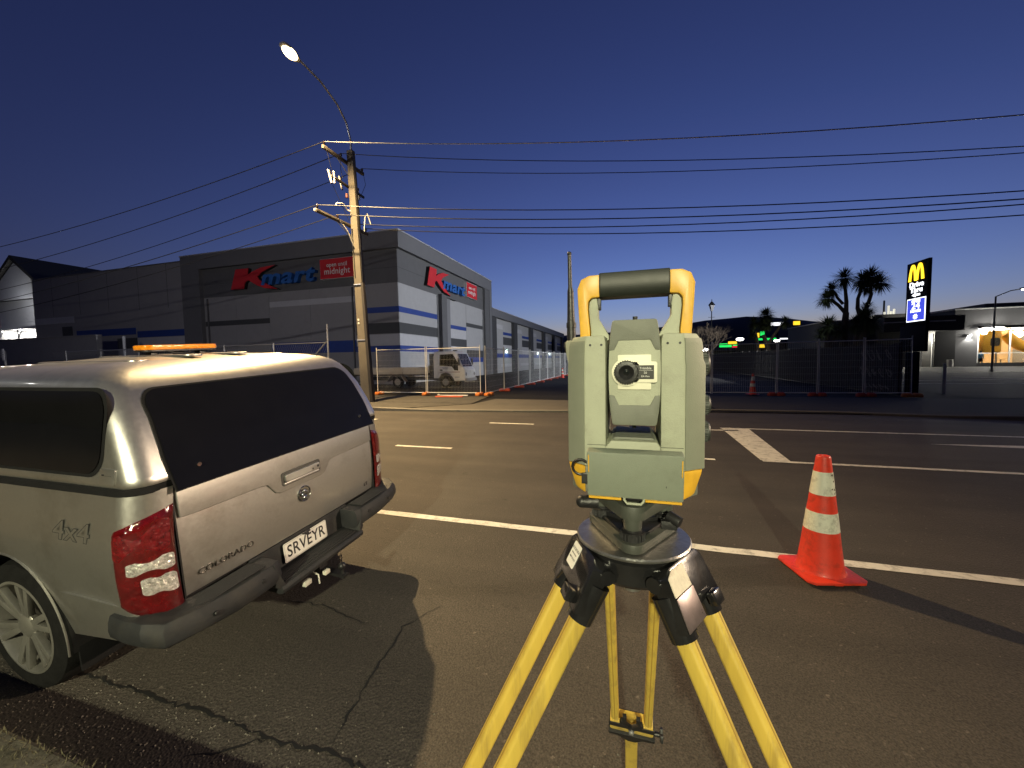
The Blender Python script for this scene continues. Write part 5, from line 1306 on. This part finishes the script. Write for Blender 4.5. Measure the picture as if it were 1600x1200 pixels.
for body, z, s in (('OPEN', 3.86, .15), ('24', 3.66, .38), ('HOURS', 3.45, .14)):
    text('lettering', body, s, WGm, pb, frame((-.083, .62, z), (0, -1, 0), (0, 0, 1), (-1, 0, 0)), ext=.003, bold=.007, sx=1.3)
q = MB(); q.prism([(.64 + .16 * cos(a) * (1 if i % 2 else .62), 3.22 + .13 * sin(a) * (1 if i % 2 else .62)) for i, a in enumerate([k * pi / 8 for k in range(16)])], G, .0205, .024); q.build('round_symbol', WGm, pb, smooth=False)

# ------------------------------------------------------------------ restaurant beyond the car park
CH = mat('charcoal_cladding', (.050, .050, .053), .7, var=.08, scale=2)
CH2 = mat('black_cladding', (.014, .014, .016), .6, var=.1, scale=2)
PALE = mat('pale_trim', (.45, .45, .44), .6, var=.06)
rs = thing('restaurant', 'low charcoal restaurant with glowing windows on the far right', 'restaurant', (0, 0, 0))
def rb(name, m, x0, x1, y0, y1, z0, z1, bev=0, par=rs):
    q = MB(); q.box(x0, x1, y0, y1, z0, z1); return q.build(name, m, par, bevel=bev, smooth=False)
Y0 = 62
rb('wall', CH, 37.9, 40.15, Y0, 80, 0, 4.9); rb('wall', CH, 47.6, 60, Y0, 80, 0, 4.9)
rb('fascia', CH, 37.9, 60, Y0 - .05, 80, 4.905, 6.9); rb('roof_trim', PALE, 37.8, 60.1, Y0 - .15, 80, 6.905, 7.02)
rb('window_base', CH2, 40.151, 47.599, Y0, Y0 + .2, 0, .45)
rb('back_wall', mat('warm_wall', (.42, .30, .17), .8, var=.15, scale=1.5), 40.151, 47.599, Y0 + 6, Y0 + 6.2, .0, 4.9)
rb('ceiling', mat('ceiling_white', (.6, .58, .52), .8), 40.151, 47.599, Y0 + .01, Y0 + 5.99, 4.55, 4.6)
rb('floor', mat('tile_floor', (.18, .14, .10), .4), 40.151, 47.599, Y0 + .21, Y0 + 5.99, .02, .06)
for x in (40.155, 43.1, 45.6, 47.45): rb('mullion', PALE, x, x + .14, Y0 + .02, Y0 + .14, .45, 4.54)
rb('transom', PALE, 40.16, 47.4, Y0 + .03, Y0 + .13, 1.55, 1.65); rb('window_head', PALE, 40.16, 47.4, Y0 + .03, Y0 + .13, 4.45, 4.54)
q = MB(); q.box(40.2, 47.4, Y0 + .07, Y0 + .08, .46, 4.44); g_ = q.build('pane', mat('clear_glass', (.9, .9, .9), .02, trans=1.0, var=.01), rs, smooth=False)
for x in (41.5, 44.3, 46.5):
    q = MB(); q.box(x - .5, x + .5, Y0 + 2, Y0 + 4, 4.48, 4.54); q.build('ceiling_light', emis('warm_panel', (1, .86, .62), 9), rs, smooth=False)
lamp('interior_lamp', 'POINT', rs, (42.4, Y0 + 2.6, 3.9), 6500, (1, .80, .48), .5); lamp('interior_lamp', 'POINT', rs, (45.6, Y0 + 2.6, 3.9), 6500, (1, .80, .48), .5)
# play area seen through the glass
PLAY = mat('play_yellow', (.78, .42, .03), .45, var=.08, coat=.3)
pl = thing('play_structure', 'yellow play structure with tube slide behind the restaurant windows', 'playground', (41.3, Y0 + 1.6, .06))
q = MB(); q.prism([(.4, 1.6), (2.2, 1.6), (2.2, 4.0), (1.9, 4.3), (.6, 4.3), (.4, 3.9)], lambda u, v, w: (u, w, v), 0, 1.2); q.build('tower', PLAY, pl, bevel=.15)
q = MB(); q.prism(rrect(.9, 1.0, .2, 4, 1.55, 2.9), lambda u, v, w: (u, w, v), -.02, .0); q.build('opening', CH2, pl)
q = MB(); q.tube([(2.6, .5, 3.9), (3.0, .5, 3.6), (3.5, .45, 3.0), (4.1, .3, 2.4), (4.9, .1, 2.0), (5.8, .0, 1.9)], [.5, .55, .6, .6, .6, .6], 14); q.build('tube_slide', PLAY, pl)
q = MB(); q.lathe([(.75, 0), (.85, .2), (.85, .5), (.7, .7), (.2, .8)], 16, Matrix.Translation((-.9, .6, 3.2))); q.build('dome', PLAY, pl)
for x in (.5, 2.1):
    q = MB(); q.cyl((x, .6, 0), (x, .6, 1.6), .10); q.build('leg', PALE, pl)
q = MB(); q.ball((0, 0, 1.75), .26); q.loft([[(w_ * cos(a), d * sin(a), z) for a in [k * pi / 4 for k in range(8)]] for z, w_, d in ((.0, .2, .18), (.8, .24, .2), (1.1, .26, .2), (1.45, .30, .2), (1.55, .12, .1))])
for i, (x, z) in enumerate(((1.6, 0), (4.4, 0))):
    t = thing('dining_table', ['dining table with pale shelves below the yellow play tower' , 'dining table below the yellow tube slide'][i], 'table', (41.4 + x, Y0 + .9, .06))
    b2 = MB(); b2.box(-.6, .6, -.35, .35, .72, .77); b2.build('tabletop', mat('table_cream', (.6, .52, .38), .5), t, bevel=.01)
    b2 = MB(); b2.cyl((0, 0, 0), (0, 0, .72), .06); b2.build('pedestal', STEEL, t)
q.bm.free()
# a customer in a blue shirt standing inside
pe = thing('person', 'person in a light blue shirt standing inside the restaurant window', 'person', (41.05, Y0 + .8, .06))
def skinbody():
    me = bpy.data.meshes.new('body'); V = [(0, 0, .92), (0, 0, 1.15), (0, 0, 1.38), (0, 0, 1.50), (0, -.01, 1.62), (0, -.01, 1.72), (.10, 0, .88), (.11, -.02, .48), (.11, .02, .06), (.11, -.12, .03), (-.10, 0, .88), (-.11, -.02, .48), (-.11, .02, .06), (-.11, -.12, .03), (.19, 0, 1.42), (.25, .02, 1.15), (.24, -.08, .92), (.24, -.12, .82), (-.19, 0, 1.42), (-.25, .02, 1.15), (-.24, -.08, .92), (-.24, -.12, .82)]
    E = [(0, 1), (1, 2), (2, 3), (3, 4), (4, 5), (0, 6), (6, 7), (7, 8), (8, 9), (0, 10), (10, 11), (11, 12), (12, 13), (2, 14), (14, 15), (15, 16), (16, 17), (2, 18), (18, 19), (19, 20), (20, 21)]
    R_ = [.15, .14, .16, .06, .10, .08, .09, .065, .045, .04, .09, .065, .045, .04, .07, .05, .04, .035, .07, .05, .04, .035]
    me.from_pydata(V, E, []); o = bpy.data.objects.new('body', me); COL.objects.link(o); o.parent = pe
    md = o.modifiers.new('s', 'SKIN')
    for i, sv in enumerate(me.skin_vertices[0].data): sv.radius = (R_[i], R_[i] * .85); sv.use_root = i == 0
    o.modifiers.new('d', 'SUBSURF').render_levels = 1
    me.materials.append(mat('blue_shirt', (.10, .30, .55), .8, var=.1)); return o
skinbody()
q = MB(); q.ball((0, .015, 1.74), .115, (1, 1.05, .95)); q.build('hair', mat('dark_hair', (.03, .02, .015), .7), pe)
q = MB(); q.loft([[(w_ * cos(a), d * sin(a), z) for a in [k * pi / 5 for k in range(10)]] for z, w_, d in ((.50, .22, .14), (.75, .21, .15), (.95, .19, .14))]); q.build('trousers', mat('dark_trousers', (.02, .022, .03), .8), pe)
# entrance block, lamp wash and strip lights
rb('entrance_wall', CH2, 35.9, 37.89, Y0 - .3, 75, 0, 5.6); rb('entrance_wall', CH2, 30.2, 33.2, Y0 - .3, 75, 0, 5.2)
rb('entrance_canopy', CH2, 30.1, 37.9, Y0 - 1.6, Y0 - .31, 4.4, 6.2); rb('canopy_trim', PALE, 30.05, 37.0, Y0 - 1.65, Y0 - 1.61, 5.5, 5.62)
rb('side_block', CH, 25.6, 30.0, Y0 + 2, 78, 0, 6.2); rb('side_trim', PALE, 25.5, 30.05, Y0 + 1.9, 78, 6.205, 6.35)
rb('door_glow_wall', mat('entrance_cream', (.55, .52, .44), .7), 33.21, 35.89, Y0 + 3, Y0 + 3.2, 0, 4.4)
for x in (33.4, 34.6, 35.7): rb('door_frame', PALE, x, x + .12, Y0 - .25, Y0 - .13, 0, 4.1)
lamp('entrance_lamp', 'POINT', rs, (34.6, Y0 + 1.2, 3.7), 1500, (1, .95, .8), .3)
rb('roof_box', CH, 44, 60, Y0 + 5, 78, 7.03, 8.0); rb('roof_box', CH, 31.0, 35.5, Y0 + 2, 76, 6.21, 6.9)
for i, x in enumerate((41.3, 46.1)):
    t = thing('strip_light', ['left bright strip light above the restaurant window', 'right bright strip light above the restaurant window'][i], 'wall light', (x, Y0 - .35, 4.55), (0, 0, 0))
    q = MB(); q.box(-1.0, 1.0, -.12, .12, .02, .16); q.build('housing', PALE, t, bevel=.02)
    q = MB(); q.box(-.98, .98, -.11, .11, -.22, .018); q.build('tube', emis('strip_white', (1, .98, .92), 26), t, bevel=.02)
    lamp('strip_lamp', 'POINT', t, (0, -.4, -.4), 1600, (1, .96, .86), .3)
t = thing('wall_light', 'wedge of light from a wall lamp beside the restaurant window', 'wall light', (39.3, Y0 - .02, 3.7))
q = MB(); q.box(-.2, .2, -.16, .0, .0, .25); q.build('lamp_body', STEEL, t, bevel=.03)
q = MB(); q.box(-.17, .17, -.14, -.01, -.03, -.002); q.build('lamp_lens', emis('wash_lens', (1, .97, .88), 25), t)
lamp('wash_lamp', 'SPOT', t, (0, -.12, -.1), 500, (1, .97, .88), .06, aim=(0, .2, -1), spot=110)
q = MB(); q.cyl((36.9, Y0 - 1.2, 0), (36.9, Y0 - 1.2, .9), .3, .28); o = q.build('litter_bin', mat('bin_beige', (.45, .43, .38), .6), None); tag(o, 'pale round litter bin beside the restaurant entrance', 'bin')
for i, (x, h) in enumerate(((30.68, .35), (31.03, .5), (32.13, .65), (32.55, 1.45), (32.85, .7), (33.15, 1.0))):
    q = MB(); q.cyl((0, 0, 0), (0, 0, h), .11, n=10); o = q.build('roof_post', emis('lit_post', (1, .97, .8), .75), None); o.location = (x, Y0 + 2.5, 6.34 if x < 31.5 else 6.6)  # emission put into the posts in place of floodlighting on them
    tag(o, ['tiny lit white roof post, leftmost on the shop roofline', 'tiny lit white roof post, second on the shop roofline', 'lit white roof post just left of the dark mast', 'tallest lit white roof post right of the dark mast', 'short lit white roof post right of the tallest one', 'lit white roof post nearest the sign pylon'][i], 'roof post', 'lit white posts on the roofline')
q = MB(); q.cyl((32.3, Y0 + 3, 6.4), (32.3, Y0 + 3, 8.8), .12, .1, 10); o = q.build('roof_mast', CH, None); tag(o, 'dark mast rising among the lit white roof posts', 'mast')
# painted bay lines of the car park
for (x0, y0, x1, y1) in ((14, 30, 48, 38), (20, 26, 60, 36), (22, 36, 26, 28), (26, 44, 62, 50), (14, 27.5, 30, 28.5)):
    q = MB(); q.bar((x0, y0, -.011), (x1, y1, -.011), .14, .004); q.build('bay_line', PAINT, None, kind='structure', smooth=False)

def site_lamp(label, loc, rot, h, col, power, aim, spot, arm_l, idx, head=True, vis=30):
    s = thing('car_park_lamp', label, 'street lamp', loc, (0, 0, rot))
    q = MB(); q.tube([(0, 0, 0), (0, 0, h)], [.09, .06], 10); q.build('pole', mat('pole_dark', (.10, .10, .11), .5, .4), s)
    q = MB(); q.tube([(0, 0, h), (0, arm_l * .5, h + .45), (0, arm_l, h + .6)], .04, 8); q.build('arm', mat('pole_dark', (.10, .10, .11), .5, .4), s)
    q = MB(); q.box(-.2, .2, arm_l - .3, arm_l + .35, h + .56, h + .68); hd = q.build('lamp_head', mat('lamp_grey', (.33, .33, .32), .5, .3), s, bevel=.02)
    q = MB(); q.ball((0, arm_l, h + .52), .19, (1, 1.3, .5)); q.build('lamp_bowl', emis('site_glow_%d' % idx, col, vis), hd)
    lamp('site_light', 'SPOT', s, (0, arm_l, h + .3), power, col, .12, aim=aim, spot=spot, blend=.6)
    return s
site_lamp('car park lamp on an arm glowing above the restaurant roof', (30.2, 45, -.02), -pi / 2 * .97, 6.5, (1, .93, .78), 900, (0, 0, -1), 120, 2.0, 1, vis=55)
site_lamp('car park floodlight standing beyond the drive-through facing the store', (25.5, 31, -.02), pi / 2, 9.0, (.93, .96, 1.0), P_FL, (.42, 1.0, -.09), 84, 1.5, 2)  # added out of frame to light the store's side wall and wing

# ------------------------------------------------------------------ cabbage trees
TRK = mat('tree_bark', (.060, .050, .040), .95, var=.3, scale=10, bump=.5, bscale=25)
LEAF = mat('cabbage_leaf', (.040, .055, .022), .6, var=.4, scale=.8)
DEAD = mat('dead_leaf', (.085, .062, .035), .9, var=.3, scale=2)
rt = random.Random(21)
def head(q, c, R, n):
    c = Vector(c)
    for i in range(n):
        z = rt.uniform(-.75, 1); a = rt.uniform(0, 2 * pi); s = sqrt(max(0, 1 - z * z)); d = Vector((s * cos(a), s * sin(a), z))
        l = R * rt.uniform(.75, 1.12); w = R * .028; sd = d.cross(Vector((0, 0, 1)))
        sd = sd.normalized() if sd.length > .1 else Vector((1, 0, 0))
        p0 = c + d * R * .08; p1 = c + d * l * .55 + Vector((0, 0, -.02 * l)); p2 = c + d * l + Vector((0, 0, -l * rt.uniform(.05, .32)))
        A = [q.v(p0 - sd * w * .6), q.v(p0 + sd * w * .6), q.v(p1 + sd * w), q.v(p1 - sd * w), q.v(p2)]
        q.f([A[0], A[1], A[2], A[3]]); q.f([A[3], A[2], A[4]])
def skirt(q, c, R, n):
    for i in range(n):
        a = rt.uniform(0, 2 * pi); d = Vector((cos(a), sin(a), 0)); sd = Vector((-sin(a), cos(a), 0)) * R * .03; c = Vector(c)
        p0 = c + d * .08; p1 = c + d * R * rt.uniform(.2, .5) + Vector((0, 0, -R * rt.uniform(.5, 1.0)))
        q.poly([p0 - sd, p0 + sd, p1])
def cabbage(label, loc, branches, heads, group='cabbage trees behind the timber fence'):
    t = thing('cabbage_tree', label, 'tree', loc, (0, 0, 0), group)
    q = MB(); q.tube(branches[0][0], branches[0][1], 10); q.build('trunk', TRK, t)
    for pts, rs_ in branches[1:]:
        q = MB(); q.tube(pts, rs_, 8); q.build('limb', TRK, t)
    for c, R, n in heads:
        q = MB(); head(q, c, R, n); skirt(q, (c[0], c[1], c[2] - .1), R, n // 4); q.build('crown', LEAF, t, smooth=False, recalc=False)
    return t
cabbage('tallest cabbage tree with paired round heads right of the pair', (20.4, 45, 0),
    [([(0, 0, 0), (.05, 0, 2.5), (.15, 0, 4.6), (.25, 0, 5.3)], [.42, .36, .33, .30]), ([(.2, 0, 5.2), (-.05, 0, 6.0), (-.05, 0, 6.9), (.25, 0, 8.0)], [.2, .17, .15, .12]), ([(.25, 0, 5.2), (.7, 0, 6.2), (.95, 0, 7.2), (.85, 0, 8.2)], [.2, .17, .15, .12])],
    [((.25, 0, 8.6), 1.3, 340), ((.95, .2, 8.9), 1.35, 340), ((1.45, -.2, 8.25), 1.25, 300), ((.7, .3, 7.9), 1.0, 180)])
cabbage('cabbage tree with spiky heads leaning left of the tallest one', (19.0, 44.4, 0),
    [([(0, 0, 0), (.05, 0, 2.5), (.15, 0, 4.8), (.2, 0, 5.6)], [.34, .3, .27, .24]), ([(.2, 0, 5.5), (-.4, 0, 6.3), (-1.0, 0, 6.9)], [.18, .15, .12]), ([(.2, 0, 5.5), (.2, 0, 6.6), (.1, 0, 7.6), (-.1, 0, 8.6)], [.2, .17, .14, .12]), ([(-.05, 0, 6.4), (-.5, 0, 7.0), (-.8, 0, 7.6)], [.14, .12, .1])],
    [((-.05, 0, 8.8), 1.3, 270), ((-.95, .1, 7.8), 1.05, 270), ((-1.4, -.1, 7.0), 1.15, 300)])
cabbage('low bushy cabbage tree between the trunks of the two tall ones', (20.0, 43.2, 0), [([(0, 0, 0), (0, 0, 2.5), (.05, 0, 4.6)], [.3, .26, .2])], [((.1, 0, 5.0), 1.25, 380), ((-.5, 0, 4.4), 1.2, 340), ((.3, .2, 5.8), 1.0, 240), ((.7, 0, 4.4), 1.1, 280)])
cabbage('short cabbage tree left of the tall pair in front of the shop block', (17.4, 43.5, 0), [([(0, 0, 0), (0, 0, 2.0), (.05, 0, 3.8)], [.26, .22, .18]), ([(.0, 0, 2.4), (.6, 0, 3.2), (.9, 0, 3.9)], [.14, .12, .1])], [((.05, 0, 4.4), 1.3, 320), ((.9, .1, 4.0), 1.0, 220), ((-.5, 0, 3.6), .9, 180)])
cabbage('round headed cabbage tree, largest of the distant pale green clump', (20.6, 70, 0), [([(0, 0, 0), (-.3, 0, 3), (-.9, 0, 5.0)], [.36, .32, .26]), ([(-.2, 0, 3.6), (.8, 0, 5.4), (1.7, 0, 6.6)], [.25, .2, .15])], [((-.6, 0, 8.0), 1.7, 420), ((2.0, 0, 6.9), 1.4, 300), ((-.2, .3, 6.6), 1.4, 260)])
cabbage('drooping cabbage tree at the left of the distant pale green clump', (18.7, 70, 0), [([(0, 0, 0), (.2, 0, 3.5), (-.2, 0, 5.6)], [.34, .3, .24])], [((-.3, 0, 6.9), 1.4, 360), ((.9, 0, 6.6), 1.4, 300), ((-.6, 0, 5.2), 1.2, 220)])

# bare-twigged tree by the heritage lamp
bt = thing('bare_tree', 'fine twigged leafless tree just right of the total station handle', 'tree', (8.9, 52, 0))
q = MB(); q.tube([(0, 0, 0), (.05, 0, 1.4), (0, 0, 2.2)], [.22, .18, .15], 8); trk = q.build('trunk', TRK, bt)
q = MB()
def grow(p, d, l, r_, k):
    if k == 0: return
    e = p + d * l; q.tube([p, p + d * l * .5 + Vector((rt.gauss(0, .05), rt.gauss(0, .05), 0)), e], [r_, r_ * .85, r_ * .65], 4, False)
    for _ in range(3 if k > 1 else 4):
        nd_ = (d + Vector((rt.gauss(0, .5), rt.gauss(0, .5), rt.gauss(.12, .25)))).normalized(); grow(e, nd_, l * rt.uniform(.6, .85), r_ * .6, k - 1)
for k in range(7):
    a = k * .9; grow(Vector((0, 0, 1.9)), Vector((cos(a) * .6, sin(a) * .6, .8)).normalized(), 1.25, .07, 5)
q.build('crown', mat('twig_brown', (.17, .13, .09), .9, var=.2), bt, kind=None, smooth=False, recalc=False)

# heritage lamp post
hl = thing('heritage_lamp', 'slim heritage lamp post with lantern above the leafless tree', 'street lamp', (9.2, 52, 0))
q = MB(); q.tube([(0, 0, 0), (0, 0, 2), (0, 0, 7.1)], [.10, .07, .05], 8); q.bar((-.35, 0, 6.4), (.35, 0, 6.4), .04, .04); q.build('pole', PYB, hl)
q = MB(); q.lathe([(.12, 7.1), (.30, 7.75), (.30, 7.8)], 6); q.build('lantern', mat('lantern_glass', (.35, .35, .36), .3, var=.1), hl)
q = MB(); q.lathe([(.40, 7.81), (.16, 8.15), (.05, 8.25), (.03, 8.5), (.01, 8.55)], 6); q.build('lantern_cap', PYB, hl)

# ------------------------------------------------------------------ lights and signs of the distant street
def sign_box(label, x, y, z, w, h, col, st, post_h=True, cat='sign', nm='lit_sign'):
    t = thing(nm, label, cat, (x, y, 0), (0, 0, 0), 'lit signs down the distant street')
    q = MB(); q.box(-w / 2, w / 2, -.15, .15, z, z + h); q.build('sign_face', emis('glow_%02d_%02d_%02d_%d' % (col[0] * 10, col[1] * 10, col[2] * 10, st * 10), col, st), t, bevel=.03)
    q = MB(); q.box(-w / 2 - .06, w / 2 + .06, -.13, .12, z - .06, z + h + .06); q.build('sign_cabinet', PYB, t)
    q = MB(); q.box(-.12, .12, -.1, .1, -.1, z); q.build('sign_post', PYB, t)
GRN, YLW, WHT, RED = (.02, .75, .12), (1, .62, .03), (.95, .97, 1), (.9, .03, .05)
D = 110
sign_box('green service station sign band beside the total station', 23.3, D, 4.1, 4.0, .95, GRN, 1.3)
sign_box('yellow sign band directly above the green service station band', 24.1, D - .5, 4.75, 1.9, .75, YLW, 1.3)
sign_box('small red sign below the yellow band in the distance', 24.6, D - .5, 3.95, 1.1, .4, RED, 1.0)
sign_box('small yellow leaf sign left of the upright green one', 29.6, D, 6.3, .9, 1.1, YLW, 1.4)
sign_box('upright green sign among the distant cabbage trees', 30.7, D, 6.7, .95, 1.1, GRN, 1.3)
sign_box('long green canopy band under the distant cabbage trees', 31.7, D, 5.6, 3.9, .5, GRN, 1.2)
sign_box('white lettered sign high among the distant cabbage trees', 33.9, 62, 9.0, 2.9, .8, WHT, 1.6) if False else sign_box('white lettered sign high among the distant cabbage trees', 33.9, D, 9.0, 2.9, .8, WHT, 1.6)
sign_box('yellow shop sign right of the white lettered sign', 37.8, D, 9.0, 1.4, .9, YLW, 1.5)
sign_box('long white lit shopfront strip below the yellow shop sign', 35.7, D, 5.65, 2.6, .35, WHT, 1.4)
sign_box('thick white lit shopfront strip right of the long one', 38.6, D, 5.7, 2.8, .7, WHT, 1.4)
sign_box('small warm yellow shop sign low behind the fence', 30.7, D, 3.8, 1.2, .8, YLW, 1.2)
for i, (x, z) in enumerate(((39.0, 4.9), (41.2, 5.4))): sign_box(['red traffic light left of the pair in the distance', 'red traffic light right of the pair in the distance'][i], x, D - 1, z, .75, .75, RED, 2.4, cat='traffic light', nm='traffic_light')
for i, (x, z, y, br) in enumerate(((18.1, 3.3, 110, 1), (25.9, 5.7, 110, 1), (20.3, 3.75, 66, .45))):
    t = thing('street_lamp', ['bright white lamp low beside the total station body', 'bright white lamp above the green service station band', 'small warm lamp between the twin fence uprights'][i], 'street lamp', (x, y, 0), (0, 0, 0), 'distant street lamps')
    q = MB(); q.cyl((0, 0, 0), (0, 0, z), .1); q.build('pole', PYB, t)
    q = MB(); q.ball((0, 0, z + .3 * br), .48 * br, (1.8, 1, .8)); q.build('lamp_bowl', emis('far_lamp_%d' % i, (1, .97, .9), 9), t)
    if i == 2: lamp('lamp_light', 'POINT', t, (0, .0, z + .9), 130, (1, .93, .75), .3)  # point light added here to brighten the cabbage tree clump
# distant buildings closing the street
for i, (x0, x1, y, h, lab) in enumerate(((16, 28, 124, 3.2, 'low dark service building behind the green sign band'), (28.5, 60, 126, 5.2, 'long dark shop row behind the lit shopfront strips'), (-7, 20, 190, 4.5, 'dark building at the far end of the side street'))):
    b_ = thing('distant_building', lab, 'building', (0, 0, 0))
    q = MB(); q.box(x0, x1, y, y + 12, -.1, h); q.build('wall', CH, b_, smooth=False)
    q = MB(); q.box(x0 - .3, x1 + .3, y - .3, y + 12.3, h, h + .35); q.build('roof', CH2, b_, smooth=False)
# hills
HILL = mat('dusk_hill', (.085, .10, .10), 1.0, var=.3, scale=.004)  # bluish tone puts distance haze into the hill colour
q = MB(); prof = [(-4200, 60), (-2200, 90), (-900, 100), (-300, 108), (0, 118), (170, 134), (270, 146), (410, 160), (500, 152), (640, 128), (800, 112), (1100, 104), (1600, 96), (2600, 80), (4200, 60)]
R = []
def hz(x):
    for (a, za), (c, zc) in zip(prof, prof[1:]):
        if a <= x <= c: return za + (zc - za) * (x - a) / (c - a)
    return 60
rh = random.Random(4)
for i in range(121):
    x = -4200 + 70 * i; h = hz(x) * .98 + rh.uniform(-2, 2)
    R.append([(x, 1500, -5), (x, 1560, h * .45), (x, 1640, h * .8), (x, 1700, h), (x, 1800, h * .9), (x, 2300, -5)])
q.loft(R, closed=False); q.build('hills', HILL, None, kind='structure')
